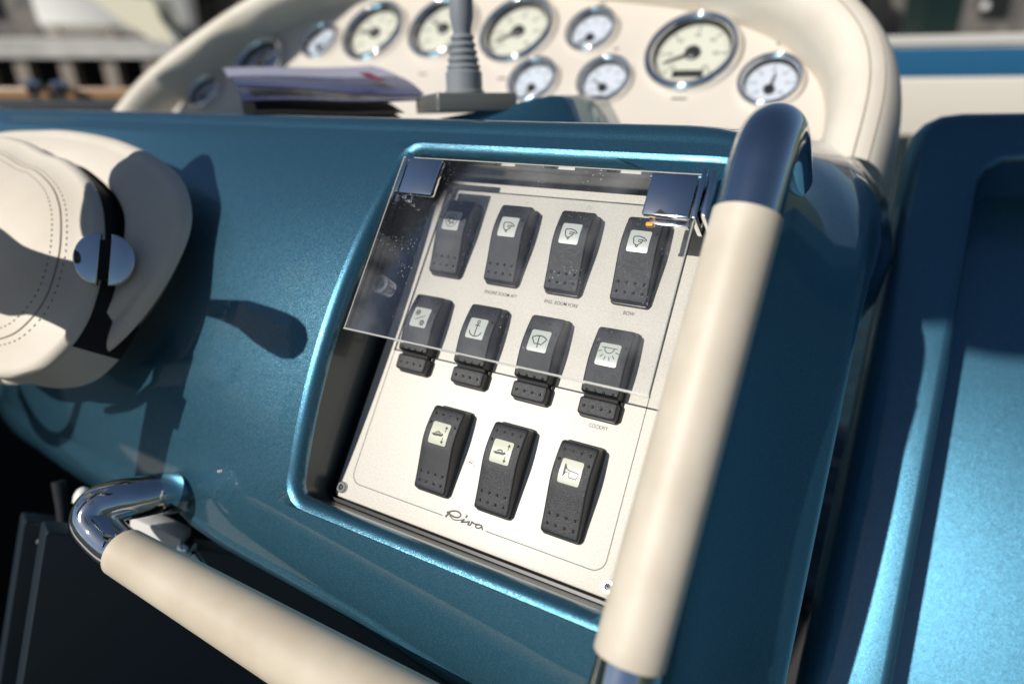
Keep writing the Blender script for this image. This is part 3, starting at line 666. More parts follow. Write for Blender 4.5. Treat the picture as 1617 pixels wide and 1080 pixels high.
# ------------------------------------------------------------------ levers and added shade slabs, unseen at left, that throw the shadows
def levers():
    t = thing('control_lever', 'black twin control lever standing over the leather pod, only its shadow in view', 'lever', (-330, 60, 150))
    dz = 186.; dx = -.27 * dz; sh = lambda p, z=44: (p[0] - .27 * (z + dz - z), p[1], z + dz)
    g = lambda x, y, z=44: (x + dx, y, z + dz)
    MB().tube([(-190, 79, 230), (-172, 79, 230), (-158, 79.5, 230), (-138, 79.5, 230), (-119, 76, 230), (-104, 73.5, 230), (-92, 71.5, 230), (-84, 70.5, 230), (-79, 70, 230)], [5.5, 6, 7, 9.5, 12, 13.2, 13, 10.5, 5], 24).build('paddle', 'bezel', t)
    MB().tube([(-240, 150, 230), (-215, 90, 230), (-198, 40, 230), (-200, 15, 230), (-207, -12, 230), (-216, -45, 230), (-225, -75, 230)], [14, 17, 22, 19, 17, 16, 16], 24).build('shaft', 'bezel', t)
    MB().tube([(-196, 22, 230), (-202, 2, 230)], 21.5, 24).build('collar', 'chrome', t)
    MB().tube(catmull([(-325, 0, 230), (-335, -20, 230), (-352, -40, 230), (-385, -52, 230), (-440, -50, 230), (-520, -30, 230)], 6, False), 6, 16).build('loop_handle', 'bezel', t)
    o = [(-276, 178), (-282, 157), (-262, 131), (-247, 134), (-257, 125), (-243, 103), (-221, 83), (-268, 80), (-311, 91), (-420, 110), (-420, 40), (-300, 38), (-266, 37), (-246, 42), (-210, 36), (-213, 24), (-240, 6),
         (-285, -12), (-240, 0), (-205, 22), (-184, 40), (-178, 78), (-194, 118), (-209, 150), (-228, 168), (-250, 188), (-264, 194)]
    o = resample(catmull(o[::-1], 5), 150)
    mb = MB(); mb.rprism(o, 228, 240, 1.5, 2, bot=True); mb.build('pod_shade_slab', 'leather', t)  # added slab, outline cut to the shade wanted on the pod
    t2 = thing('hood_shade', 'unseen leather slab added left of the instrument hood to shade it', 'hood_shade', tuple(pf((-620, 0, 0)) + np.array(SD) * 310))  # added out of view, shaped after the shade on hood and left gauges
    o = [(-380, 246), (-405, 215), (-466, 192), (-510, 138), (-543, 94), (-577, 28), (-600, -60), (-742, -60), (-736, 38), (-655, 112), (-580, 160), (-462, 218)]
    mb = MB(); mb.rprism(resample(o[::-1], 60), 0, 14, 2, 2, bot=True); mb.xf(frame(pf((0, 0, 0)) + np.array(SD) * 310, PX, PY, PN)); mb.build('hood_shade_slab', 'leather', t2)

# ------------------------------------------------------------------ instrument pod behind
PN = V3((0, .0765, .997)); PN /= np.linalg.norm(PN); PY = V3((0, .997, -.0765)); PX = V3((1, 0, 0)); PO = V3((0, 400, -243))
pf = frame(PO, PX, PY, PN)
seam = [(190, -60), (190, 10), (175, 56), (138, 97), (97, 122), (39, 146), (-50, 166), (-200, 192), (-340, 208), (-470, 202), (-590, 150), (-668, 96), (-745, 20), (-775, -60)]
def instrument_pod():
    t = thing('instrument_pod', 'champagne instrument panel under an arched padded cream leather hood', 'instrument panel', tuple(pf((0, -60, 0))))
    sm = resample(catmull(seam, 10, False), 130, False)
    mb = MB(); mb.rprism(sm, -5, 0, .3, 1); mb.xf(pf); mb.build('panel_plate', 'pod', t)
    pth = np.array(sm); tg = np.gradient(pth, axis=0); tg /= np.linalg.norm(tg, axis=1, keepdims=True); nn = np.c_[tg[:, 1], -tg[:, 0]]
    if nn[0][0] < 0: nn = -nn
    sec = catmull([(-.5, -4), (0, 3), (2, 16), (6, 34), (15, 48), (30, 54), (46, 48), (56, 30), (60, 5), (60, -30), (58, -70)], 5, False)
    wf = [1 - .3 * min(1, max(0, (60 - p[0]) / 500)) for p in pth]
    rings = [[tuple(pf((p[0] + n_[0] * a * w_, p[1] + n_[1] * a * w_, b))) for a, b in sec] for p, n_, w_ in zip(pth, nn, wf)]
    mb = MB(); mb.loft(rings, False, flip=True); mb.build('padded_hood', 'leather', t, sharp=80)
    for a, b in ((33, 54.2), (44, 49.8)):
        MB().tube([tuple(pf((p[0] + n_[0] * a * w_, p[1] + n_[1] * a * w_, b))) for p, n_, w_ in zip(pth, nn, wf)], .8, 6).build('hood_seam', 'stitch', t)
    mb = MB()
    for k in range(8):
        x, y, w = ((-74, 585 - 400 - 20, 9), (134, 100, 9), (49, 35, 16), (-38, 100, 6), (-170, 62, 12), (-290, 70, 12), (20, 100, 5), (-110, 30, 6))[k]
        mb = MB(); mb.box((x - w / 2, y, .05), (x + w / 2, y + 2.2, .12)); mb.xf(pf); mb.build('lettering', 'ink', t, smooth=False)
instrument_pod()
def cabinet_shade():  # added panel, there only to keep sun off the cabinet top
    t = thing('added_shade_panel', 'unseen cream panel added high above the cockpit to shade the side cabinet', 'shade_panel', (-40, 240, 1250))
    o = resample(catmull([(-135, 238), (-60, 232), (40, 240), (60, 330), (40, 420), (-60, 430), (-135, 420)], 6), 80)
    mb = MB(); mb.rprism(o, 1250, 1262, 3, 2, bot=True); mb.build('shade_sheet', 'sail', t)
    MB().tube([(-135, 240, 1245), (-60, 234, 1243), (40, 242, 1245)], 9, 12).build('shade_sheet_pole', 'steel', t)
cabinet_shade()
levers()
def gauge(x, y, R_, dial, label, ang, screen=False):
    o = pf((x, y, 0)); t = thing('gauge', label, 'gauge', tuple(o), 'round chrome rimmed gauges')
    fr = frame(o, PX, PY, PN)
    hb = 11 if R_ > 40 else 9.5
    bz = [(R_, 0), (R_, hb * .45)] + [(R_ * (.90 + .10 * math.cos(a)), hb * .45 + hb * .55 * math.sin(a)) for a in np.linspace(.25, math.pi * .93, 9)]
    mb = MB(); mb.lathe(o, PN, bz, 56, ux=PX); mb.build('bezel', 'chrome', t, sharp=70)
    mb = MB(); mb.lathe(o, PN, [(R_ * .81, hb * .6), (R_ * .78, 2.4), (R_ * .74, .62)], 48, ux=PX); mb.build('inner_rim', 'void', t)
    mb = MB(); mb.lathe(o, PN, [(R_ * .79, .6), (R_ * .4, .6)], 48, ux=PX, cap1=True); dl = mb.build('dial', dial, t)
    mb = MB(); h = .7
    for k in range(31):
        a = math.radians(225 - 270 * k / 30); l = .09 if k % 5 else .16; w = .006 if k % 5 else .014
        p = np.array((math.cos(a), math.sin(a))); q = np.array((-p[1], p[0]))
        vs = [tuple(fr((*(p * R_ * r_ + q * R_ * w * s_), h))) for r_, s_ in ((.74, -1), (.74, 1), (.74 - l, 1), (.74 - l, -1))]; mb.add(vs, [(0, 1, 2, 3)])
        if k % 5 == 0:
            c_ = p * R_ * .48; vs = [tuple(fr((c_[0] + sx_ * R_ * .05, c_[1] + sy_ * R_ * .045, h))) for sx_, sy_ in ((-1, -1), (-.4, -1), (-.4, 1), (-1, 1), (.4, -1), (1, -1), (1, 1), (.4, 1))]; mb.add(vs, [(0, 1, 2, 3), (4, 5, 6, 7)])
    mb.build('scale_marks', 'ink', t, smooth=False, kind='stuff')
    a = math.radians(ang); p = np.array((math.cos(a), math.sin(a))); q = np.array((-p[1], p[0]))
    big = R_ > 40; c0 = np.array((0, 0.)) if big else np.array((0, -.28 * R_))
    mb = MB(); vs = []
    for zz in (2.2, 3.0):
        for l, w in ((-.1, .045), (.58, .018), (.62, 0), (.58, -.018), (-.1, -.045)): vs.append(tuple(fr((*(c0 + p * R_ * l + q * R_ * w), zz))))
    mb.add(vs, [(4, 3, 2, 1, 0), (5, 6, 7, 8, 9)] + [(i, (i + 1) % 5, 5 + (i + 1) % 5, 5 + i) for i in range(5)]); mb.build('needle', 'ink', t, smooth=False)
    mb = MB(); mb.lathe(fr((*c0, 0)), PN, [(R_ * .16, .7), (R_ * .16, 4), (R_ * .12, 5)], 24, ux=PX, cap1=True); mb.build('needle_hub', 'bezel', t)
    if screen:
        mb = MB(); mb.box((-R_ * .3, -R_ * .60, .62), (R_ * .34, -R_ * .42, 1.1)); mb.xf(fr); mb.build('counter_window', 'glassdark', t, smooth=False)
    mb = MB(); mb.lathe(o, PN, [(R_ * .83, hb * .66), (R_ * .5, hb * .7), (.5, hb * .72)], 48, ux=PX, cap1=True); mb.build('glass', 'glass', t)
def py(Y): return Y - 400
gauge(-400, 139.5, 50, 'dialcream', 'large pale green gauge above the paper, leftmost large one in the lit panel', 170)
gauge(-286, 140.5, 50, 'dialcream', 'large pale green gauge partly hidden behind the joystick', 150)
gauge(-172, 130.5, 50, 'dialcream', 'large pale green gauge just right of the joystick', 208)
gauge(-74, 125.5, 31.4, 'dialwhite', 'small white gauge, upper one of the pair left of the biggest gauge', 215)
gauge(-125, 57, 31.4, 'dialwhite', 'small white gauge low behind the joystick base', 250)
gauge(-38, 57, 31.4, 'dialwhite', 'small white gauge, lower one right of the blue wedge', 140)
gauge(49, 91.5, 50, 'dialcream', 'largest looking pale green gauge with a black counter window', 205, True)
gauge(134, 54.5, 31.4, 'dialwhite', 'small white gauge at the right end with needle pointing up', 82)
gauge(-494, 128, 31.4, 'dialwhite', 'small white gauge near the left end of the panel at the shadow edge', 60)
gauge(-600, 92, 45, 'dialwhite', 'shaded gauge at the left end of the panel above the paper', 100)
gauge(-690, 40, 31.4, 'dialwhite', 'shaded small gauge in the far left corner of the panel', 30)

# ------------------------------------------------------------------ joystick, plinth, paper
Uv = V3((0, .82, .572)); Fv = V3((0, .572, -.82)); Xv = V3((1, 0, 0))
def rotf(o, deg, pitch=0, roll=0):
    a = math.radians(deg); e1 = Xv * math.cos(a) + Fv * math.sin(a); e2 = -Xv * math.sin(a) + Fv * math.cos(a); u = Uv.copy()
    b = math.radians(roll); e1, u = e1 * math.cos(b) + u * math.sin(b), u * math.cos(b) - e1 * math.sin(b)
    c = math.radians(pitch); e2, u = e2 * math.cos(c) + u * math.sin(c), u * math.cos(c) - e2 * math.sin(c)
    return frame(o, e1, e2, u), (e1, e2, u)
def joystick():
    D = 545.
    o = at(735, 184, D)
    pl = at(770, 208, D)
    t = thing('joystick_plinth', 'dark blue wedge shaped plinth carrying the joystick on the dash top', 'plinth', tuple(pl))
    # wedge with its high corner to the right
    a, b, c_, d_ = at(650, 186, D - 20), at(640, 197, D - 22), at(920, 200, D - 18), at(700, 197, D - 30)
    prof = [at(672, 200, D - 25), at(690, 188, D - 25), at(780, 172, D - 22), at(868, 151, D - 20), at(884, 152, D - 20), at(894, 160, D - 20), at(916, 205, D - 20)]
    base = np.array([np.array(p) for p in prof]); back = base + Fv * 90 - Xv * 15
    mb = MB(); mid = base + Fv * 3 + Uv * -.0
    rings = [[tuple(p - Uv * 1.0 * 0 + Fv * f + (np.mean(base, 0) - p) * s_) for p in base] for f, s_ in ((0, .03), (2, .0), (88, 0), (90, .03))]
    mb.loft(rings, True, True, True, flip=True); mb.build('wedge', 'paint', t, sharp=50)
    j = thing('joystick', 'grey joystick with ribbed rubber boot on a square grey base', 'joystick', tuple(o))
    fr, (e1, e2, u) = rotf(o, -38, 0, 3)
    mb = MB(); mb.rprism(rrect(-33, -33, 33, 33, 3, 4), 3, 16.5, 1.2, 2, bot=True); mb.xf(fr); mb.build('base', 'greybox', j, sharp=50)
    for k in range(4):
        mb = MB(); mb.dome((-21 + 14 * k, -27.5, 16.5), 3.2, h=1.2); mb.xf(fr); mb.build('button', 'white', j)
    pr = [(16, 16.5), (16, 19), (14.6, 20), (14.6, 33), (12.8, 34.5)]
    z = 34.5
    for k in range(5):
        r_ = 12.6 - 1.0 * k; pr += [(r_, z + .6), (r_ + 1.0, z + 2.2), (r_ + .2, z + 4.2), (r_ - 1.6, z + 5)]; z += 5.4
    pr += [(7.2, z + 1), (8.2, z + 6), (9.4, z + 12), (9.6, z + 40)]
    mb = MB(); mb.lathe((0, 0, 0), (0, 0, 1), pr[:5], 32); mb.xf(fr); mb.build('collar', 'grey', j, sharp=50)
    mb = MB(); mb.lathe((0, 0, 0), (0, 0, 1), pr[4:-3], 32); mb.xf(fr); mb.build('ribbed_boot', 'grey', j, sharp=50)
    mb = MB(); mb.lathe((0, 0, 0), (0, 0, 1), pr[-4:] + [(8, z + 44)], 32, cap1=True); mb.xf(fr); mb.build('grip', 'grey', j, sharp=50)
joystick()
def brochure():
    t = thing('brochure', 'folded glossy brochure with red print lying open on the dash top', 'brochure', tuple(at(500, 190, 600)))
    def sheet(pf_, pn, name, m, th=1.2, sag=0):
        n = 14; top = []
        for r_ in range(6):
            v = r_ / 5; row = []
            for k in range(n):
                u = k / (n - 1); a = V3(pf_[0]) + (V3(pf_[1]) - V3(pf_[0])) * u; b = V3(pn[0]) + (V3(pn[1]) - V3(pn[0])) * u
                row.append(a + (b - a) * v + Uv * (sag * math.sin(math.pi * v) + .8 * math.sin(7 * u)))
            top.append(row)
        mb = MB(); mb.loft([[tuple(p) for p in r_] for r_ in top], False); k = len(mb.v)
        mb.loft([[tuple(p - Uv * th) for p in r_] for r_ in top], False, flip=True)
        return mb.build(name, m, t, sharp=60)
    sheet((at(352, 108, 700), at(588, 105, 700)), (at(360, 121, 640), at(632, 122, 640)), 'upper_page', 'paper', 1, 1)
    sheet((at(361, 122, 639), at(633, 123, 639)), (at(374, 136, 560), at(672, 152, 560)), 'printed_cover', 'navy', 1, 2)
    sheet((at(372, 140, 690), at(600, 140, 690)), (at(384, 160, 545), at(676, 158, 545)), 'lower_page', 'navy', 1, 2)
    sheet((at(380, 158, 660), at(610, 160, 660)), (at(386, 180, 530), at(640, 180, 530)), 'dark_cover', 'void', 6, 0)
    mb = MB()
    A, B_ = at(566, 122, 600), at(584, 122, 600); C_, D_ = at(588, 134, 566), at(612, 136, 566)
    mb.add([tuple(p + Uv * 3.6) for p in (A, C_, D_, B_)], [(0, 1, 2, 3)]); mb.build('red_stripe', 'red', t, smooth=False)
brochure()

# ------------------------------------------------------------------ lower panel, things under the console
def lower():
    t = thing('lower_bulkhead', 'dark blue moulded bulkhead below the console behind the low handrail', 'bulkhead', (50, -250, -120))
    # face plane tilting back below the console
    def pl(px, py_, d_): return at(px, py_, d_)
    fr = frame((-150, -60, 10), (.30, .0, -.955), (.10, .95, .29), (.95, -.1, .30))
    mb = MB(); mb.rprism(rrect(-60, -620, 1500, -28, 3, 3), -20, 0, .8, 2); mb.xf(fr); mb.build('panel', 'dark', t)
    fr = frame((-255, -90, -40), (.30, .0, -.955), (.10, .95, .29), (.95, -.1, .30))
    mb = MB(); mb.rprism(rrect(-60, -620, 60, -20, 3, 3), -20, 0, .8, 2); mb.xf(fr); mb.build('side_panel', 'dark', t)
    mb = MB(); mb.box((-700, -900, -1300), (900, -40, -1280)); mb.build('rear_shade_sheet', 'void', t)  # black sheets here and below stand in for the darkness under the console
    mb = MB(); mb.box((-700, -900, -1280), (-680, -60, 20)); mb.build('side_shade_sheet', 'void', t)
    mb = MB(); mb.box((-680, -920, -1280), (900, -900, 200)); mb.build('bottom_shade_sheet', 'void', t)
    t = thing('cable_latch', 'cream block with small chrome latch under the console edge', 'latch', tuple(at(262, 850, 470)))
    fr = frame(at(262, 852, 460), CR.T @ V3((1, .45, 0)) / 1.1, CR.T @ V3((.3, -1, -.3)) / 1.08, CR.T @ V3((0, .3, -1)) / 1.04)
    mb = MB(); mb.rprism(rrect(-24, -7, 14, 12, 2, 3), -8, 8, 1.5, 2, bot=True); mb.xf(fr); mb.build('block', 'white', t)
    fr2 = frame(at(292, 868, 455), CR.T @ V3((1, .45, 0)) / 1.1, CR.T @ V3((.3, -1, -.3)) / 1.08, CR.T @ V3((0, .3, -1)) / 1.04)
    mb = MB(); mb.lathe((0, 0, 0), (0, 0, 1), [(6, -6), (6.5, 3), (5, 5), (2, 6)], 20, cap1=True); mb.xf(fr2); mb.build('latch_knob', 'chrome', t)
    mb = MB(); mb.tube([(6, 0, 0), (14, -6, 0), (18, -14, -2)], 3, 12); mb.xf(fr2); mb.build('latch_arm', 'chrome', t)
    mb = MB(); a = at(142, 768, 480); mb.dome((0, 0, 0), 6.5, n=(0, 1, .4), h=10, seg=16); mb.xf(frame(at(131, 790, 470), (1, 0, 0), (0, 1, 0), (0, 0, 1))); tag(mb.build('rubber_stop', 'white', None, origin=at(131, 790, 470)), 'small white rounded stop just behind the low chrome elbow', 'stop')
    mb = MB(); mb.tube([at(92, 760, 520), at(98, 800, 520), at(104, 870, 520), at(110, 960, 520)], [5, 4.5, 4.5, 4.5], 14); k = mb.build('push_rod', 'bezel', None, origin=at(100, 860, 520)); tag(k, 'dark vertical push rod in the shadow under the console', 'rod')
    mb = MB(); mb.tube([at(62, 852, 500), at(84, 868, 500)], 3.2, 12); k = mb.build('pedal_pin', 'steel', None, origin=at(73, 860, 500)); tag(k, 'short steel pin glinting in the dark footwell', 'pin')
lower()

# ------------------------------------------------------------------ cabinet to the right of the console
def cabinet():
    t = thing('side_cabinet', 'blue metallic cabinet right of the console with a deep framed door recess', 'cabinet', (420, -200, -230))
    z0, zp = -200, -262
    outer = resample(rrect(258, -520, 900, 432, 34, 8), 200); inner = resample(rrect(313, -460, 840, 376, 20, 8), 200)
    A, B = np.array(outer), np.array(inner)
    rings = []
    for k in range(6):
        a = math.pi / 2 * (1 - k / 5); rings.append([(x, y, z0 - 16 + 16 * math.cos(a)) for x, y in inset(A, 16 * (1 - math.sin(a)) )])
    rings = [[(x, y, z0 - 180) for x, y in A]] + rings
    st = np.array(rings[-1])[:, :2]
    for u in (.33, .66): rings.append([(x, y, z0) for x, y in st + (B + vnormals(B) * 7 - st) * u])
    for k in range(7):
        a = math.pi / 2 * k / 6; rings.append([(x, y, z0 - 7 + 7 * math.cos(a)) for x, y in B + vnormals(B) * 7 * (1 - math.sin(a))])
    rings.append([(x, y, zp) for x, y in B])
    bend = lambda p: V3((p[0], p[1], p[2] + .06 * (p[0] - 313) - (p[1] - 30) ** 2 / 3400))
    MB().loft(rings, True).xf(bend).build('frame', 'paint', t, sharp=60)
    mb = MB(); rows = [[(x, y, zp) for x in np.linspace(312, 841, 12)] for y in np.linspace(-461, 377, 40)]; mb.loft(rows, False); mb.xf(bend); mb.build('door_panel', 'paint', t)
    return t
cabinet()

# ------------------------------------------------------------------ fore parts of the boat seen over the dash
def slab(name, pa, pb, thick_px, depth_mm, m, label, cat, r=3):
    """long moulding between two seen points, given height and depth"""
    a, b = V3(pa), V3(pb); e = (b - a); Ln = np.linalg.norm(e); e /= Ln; f = V3(Fv) - e * (V3(Fv) @ e); f /= np.linalg.norm(f); u = np.cross(e, f)
    if u @ Uv < 0: u = -u
    mb = MB(); o = rrect(0, -thick_px, depth_mm, 0, r, 4); rings = [[tuple(a + e * s_ + f * x + u * y) for x, y in o] for s_ in (0, Ln * .25, Ln * .5, Ln * .75, Ln)]
    mb.loft(rings, True, True, True, flip=True); k = mb.build(name, m, None, origin=tuple((a + b) / 2)); tag(k, label, cat); return k
slab('coaming', at(1330, 124, 1300), at(1900, 118, 1200), 110, 40, 'seat', 'cream padded coaming across the foredeck right of the hood', 'coaming', 8)
slab('gunwale', at(1330, 78, 1700), at(1900, 70, 1600), 100, 60, 'gunwale', 'blue painted gunwale band above the cream coaming', 'gunwale', 6)
slab('rub_rail', at(1330, 59, 1760), at(1900, 46, 1640), 26, 30, 'plate', 'pale metal rub rail along the top of the blue gunwale', 'rail', 5)
slab('side_coaming', at(-500, 136, 1500), at(330, 139, 1500), 28, 200, 'teak', 'varnished side coaming with sun glints at the far left', 'coaming', 6)
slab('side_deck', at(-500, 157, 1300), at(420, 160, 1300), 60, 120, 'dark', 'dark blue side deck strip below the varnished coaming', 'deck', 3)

def cleat(px, py_, label):
    t = thing('deck_cleat', label, 'cleat', tuple(at(px, py_, 1490)), 'chrome cleats on the side coaming')
    o = at(px, py_, 1490)
    for dx_ in (-14, 14):
        mb = MB(); mb.lathe(o + Xv * dx_, Uv, [(6, -14), (6, 0), (8, 3), (9, 8), (6, 13), (2, 15)], 20, cap1=True); mb.build('horn_post', 'chrome', t)
    mb = MB(); mb.tube([o - Xv * 34 + Uv * 12, o - Xv * 14 + Uv * 14, o + Xv * 14 + Uv * 14, o + Xv * 34 + Uv * 12], [4, 6, 6, 4], 14); mb.build('horn', 'chrome', t)
cleat(52, 142, 'small chrome cleat nearest the left edge on the side coaming')
cleat(95, 143, 'small chrome cleat nearer the hood on the side coaming')
# ------------------------------------------------------------------ world setting: water, quay, boats, trees
WI = BOAT.inverted()
def wp(px, py_, depth_m):
    return BOAT @ Vector(at(px, py_, depth_m * 1000) * .001)
def wobj(name, mb, m, label=None, cat=None, parent=None, kind=None, group=None, smooth=True, loc=None):
    me = bpy.data.meshes.new(name); lo = V3(loc) if loc is not None else np.zeros(3)
    if parent is not None: lo = V3(parent['_w'])
    me.from_pydata([tuple(V3(p) - lo) for p in mb.v], [], mb.f); me.materials.append(M[m])
    if smooth: me.polygons.foreach_set('use_smooth', [True] * len(me.polygons)); me.set_sharp_from_angle(angle=math.radians(40))
    o = bpy.data.objects.new(name, me); COL.objects.link(o)
    if parent is not None: o.parent = parent
    else: o.location = lo
    if label: o['label'] = label; o['category'] = cat
    if kind: o['kind'] = kind
    if group: o['group'] = group
    return o
def wthing(name, label, cat, loc, group=None):
    o = bpy.data.objects.new(name, None); COL.objects.link(o); o.location = loc; o['_w'] = list(map(float, loc)); o['label'] = label; o['category'] = cat
    if group: o['group'] = group
    return o
mb = MB(); mb.box((-900, -900, -6), (900, 900, 0)); wobj('water', mb, 'water', kind='structure', smooth=False)
def hills():
    mb = MB(); n = 120; rnd = random.Random(3); ph = [rnd.uniform(0, 6.28) for _ in range(8)]; rings = []
    for j in range(6):
        ring = []
        for k in range(n):
            a = 2 * math.pi * k / n; h = 34 + sum(11 / (i + 1) * math.sin((i * 2 + 2) * a + ph[i]) for i in range(8)); t = j / 5
            R_ = 170 + 90 * t; ring.append((R_ * math.cos(a), R_ * math.sin(a), -1 + h * math.sin(t * math.pi / 2) ** .7))
        rings.append(ring)
    mb.loft(rings, True, flip=True); wobj('hills', mb, 'foliage', kind='structure')
hills()
# boat floor and seats behind and below the lens, seen only in reflections
mb = MB(); mb.box((-1.6, -3.2, .28), (1.9, -.05, .34)); k = wobj('cockpit_floor', mb, 'floor', kind='structure', smooth=False)
def seat_():
    t = wthing('cockpit_seat', 'cream padded cockpit seat behind the lens, seen only mirrored in the chrome', 'seat', (-.7, -1.1, .34))
    mb = MB(); mb.rprism(rrect(-1.6, -1.55, .1, -.58, .08, 5), .34, 1.0, .06, 3); wobj('seat_cushion', mb, 'seat', parent=t)
    mb = MB(); mb.rprism(rrect(-1.6, -1.75, .1, -1.57, .06, 5), .5, 1.5, .05, 3); wobj('seat_back', mb, 'seat', parent=t)
seat_()
camw = camo.matrix_world.translation
def oriented(px0, px1, depth, dz):
    a, b = wp(px0, 60, depth), wp(px1, 60, depth); return a, b
# quay on the left: deck slab, piles
qd = 15.
qa, qb = wp(-700, 78, qd), wp(1200, 78, qd)
ztop = wp(100, 64, qd).z; zbot = wp(100, 92, qd).z
ex = Vector((qb.x - qa.x, qb.y - qa.y, 0)); QL = ex.length; ex.normalize(); ey = Vector((-ex.y, ex.x, 0))
def wq(u, v, z): return (qa.x + ex.x * u + ey.x * v, qa.y + ex.y * u + ey.y * v, z)
def qbox(mb, u0, u1, v0, v1, z0, z1):
    vs = [wq(u0, v0, z0), wq(u1, v0, z0), wq(u1, v1, z0), wq(u0, v1, z0), wq(u0, v0, z1), wq(u1, v0, z1), wq(u1, v1, z1), wq(u0, v1, z1)]
    mb.add(vs, [(3, 2, 1, 0), (4, 5, 6, 7), (0, 1, 5, 4), (1, 2, 6, 5), (2, 3, 7, 6), (3, 0, 4, 7)]); return mb
q = wthing('quay', 'pale concrete quay deck on piles across the water at upper left', 'quay', wq(8, 0, 0))
wobj('deck_slab', qbox(MB(), 0, QL + 30, 0, 9, zbot, ztop), 'concrete', parent=q, smooth=False)
wobj('back_wall', qbox(MB(), 0, QL + 30, 1.6, 2.0, -.5, zbot), 'void', parent=q, smooth=False)
for px in (-110, -45, 20, 92, 162, 228, 300, 370):
    u = (wp(px, 100, qd) - qa).dot(ex); wobj('pile', qbox(MB(), u - .15, u + .15, .1, .4, -1, zbot - .002), 'pile', parent=q, smooth=False)
# buildings behind the quay
def building(u0, u1, v, h, m, label, win=True):
    b = wthing('building', label, 'building', wq((u0 + u1) / 2, v, ztop)); wobj('wall', qbox(MB(), u0, u1, v, v + 8, ztop - .3, h), m, parent=b, smooth=False)
    if win:
        z = ztop + .5
        while z + 1.2 < h:
            u = u0 + .5
            while u + .9 < u1: 
                wobj('window', qbox(MB(), u, u + .8, v - .05, v - .004, z, z + 1.1), 'glassdark', parent=b, smooth=False); u += 2.1
            z += 2.2
uu = lambda px: (wp(px, 60, qd) - qa).dot(ex)
building(uu(-500), uu(60), 6, 5.2, 'facade', 'brown quayside building furthest left in the background')
building(uu(70), uu(330), 7, 4.6, 'facade', 'dark brown quayside building behind the moored boat')
def tree(px, v, h, r, label, seed):
    rnd = random.Random(seed); u = uu(px); c = V3(wq(u, v, ztop)); t = wthing('tree', label, 'tree', tuple(c), 'trees along the far quay')
    mb = MB(); mb.tube([c, c + (0.05, 0, h * .4), c + (-.05, .05, h * .8)], [.16, .12, .05], 8); wobj('trunk', mb, 'trunk', parent=t)
    mb = MB()
    for k in range(900):
        d_ = V3([rnd.gauss(0, 1) for _ in range(3)]); d_ /= np.linalg.norm(d_); p = c + (0, 0, h * .68) + d_ * V3((r, r, h * .42)) * rnd.uniform(.4, 1) ** .5
        s_ = rnd.uniform(.1, .24); a = V3([rnd.gauss(0, 1) for _ in range(3)]); a /= np.linalg.norm(a); b = np.cross(a, d_); b /= np.linalg.norm(b) + 1e-6
        mb.add([p - a * s_, p + b * s_ * .6, p + a * s_, p - b * s_ * .6], [(0, 1, 2, 3)])
    wobj('crown', mb, 'foliage', parent=t, smooth=False)
tree(120, 4, 3.6, 1.3, 'dark leafy tree behind the quay at upper left', 1)
tree(300, 5, 4.2, 1.5, 'dark leafy tree beside the hood at upper left', 2)
tree(30, 4.5, 3.8, 1.3, 'dark leafy tree at the far left edge', 3)
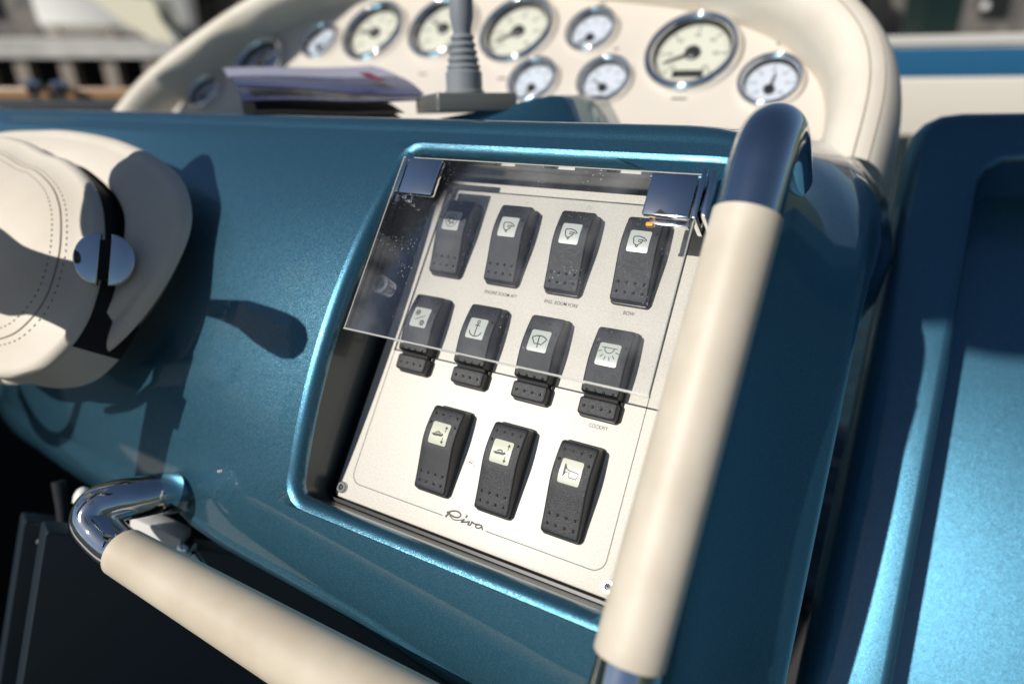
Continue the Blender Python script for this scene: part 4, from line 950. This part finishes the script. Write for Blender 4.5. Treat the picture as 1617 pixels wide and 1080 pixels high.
# moored white boat
def boat(px, v, L_, label, seed):
    u = uu(px); t = wthing('moored_boat', label, 'boat', wq(u, v, ztop))
    n = 10; rings = []
    for k in range(n + 1):
        s_ = k / n; w = .55 * math.sin(math.pi * (.12 + .76 * (1 - s_))) ** .6; x = u + (s_ - .5) * L_
        rings.append([wq(x, v - w, ztop + .95 + .25 * s_), wq(x, v - w * .8, ztop + .35), wq(x, v, ztop + .1), wq(x, v + w * .8, ztop + .35), wq(x, v + w, ztop + .95 + .25 * s_)])
    mb = MB(); mb.loft(rings, False); mb.f.append(tuple(range(5))); mb.f.append(tuple(range(n * 5, n * 5 + 5))); wobj('hull', mb, 'white', parent=t)
    mb = qbox(MB(), u - L_ * .22, u + L_ * .15, v - .4, v + .4, ztop + .9, ztop + 1.5); wobj('cabin', mb, 'white', parent=t, smooth=False)
    mb = qbox(MB(), u - L_ * .18, u + L_ * .12, v - .43, v - .404, ztop + 1.08, ztop + 1.36); wobj('window', mb, 'glassdark', parent=t, smooth=False)
    for s_ in (-.3, .3): wobj('cradle_post', qbox(MB(), u + s_ * L_ - .05, u + s_ * L_ + .05, v - .3, v - .2, ztop, ztop + .5), 'pile', parent=t, smooth=False)
boat(62, 2.2, 2.2, 'small white boat stored on the quay at upper left', 1)
boat(150, 3.6, 1.6, 'white boat standing further back on the quay', 2)
# hanging cream canvas
a = [wp(px, y_, 9.) for px, y_ in ((130, -12), (240, -2), (252, 28), (278, 70), (236, 62), (200, 40), (165, 14))]
mb = MB(); n = len(a); vs = [tuple(p) for p in a] + [tuple(p + Vector((.03, .25, 0))) for p in a]
mb.add(vs, [tuple(range(n))[::-1], tuple(range(n, 2 * n))] + [(i, (i + 1) % n, n + (i + 1) % n, n + i) for i in range(n)])
wobj('furled_canvas', mb, 'sail', 'cream furled canvas hanging in front of the quay building', 'canvas', smooth=False, loc=tuple(a[0]))
mb = MB(); mb.tube([V3(wp(215, -30, 9.1)), V3(wp(260, 40, 9.1)), V3(wp(300, 78, 9.1))], .10, 10); wobj('boom', mb, 'kiosk', 'dark blue boom along the cream canvas', 'boom', loc=tuple(wp(260, 40, 9.1)))
# right hand background
building(uu(1445), uu(2100), 5.5, 4.2, 'facade', 'brown stone building at the upper right corner')
b = building(uu(1300), uu(1415), 8, 3.4, 'facade2', 'ochre building glimpsed right of the hood')
tree(1425, 4.2, 2.6, 1.0, 'sunlit green tree right of the hood', 5)
kk = wthing('kiosk', 'dark green metal kiosk with a round white lamp at upper right', 'kiosk', wq(uu(1558), 2, ztop))
wobj('cabinet', qbox(MB(), uu(1526), uu(1590), 2, 3, ztop - .9, ztop + 1.8), 'kiosk', parent=kk, smooth=False)
mb = MB(); mb.lathe(V3(wp(1556, 10, 16.6)), tuple(-ey), [(.10, 0), (.08, .05), (.03, .07)], 16, cap1=True); wobj('lamp', mb, 'white', parent=kk)

for o in list(bpy.data.objects):
    for k in ('_o', '_w'):
        if k in o: del o[k]
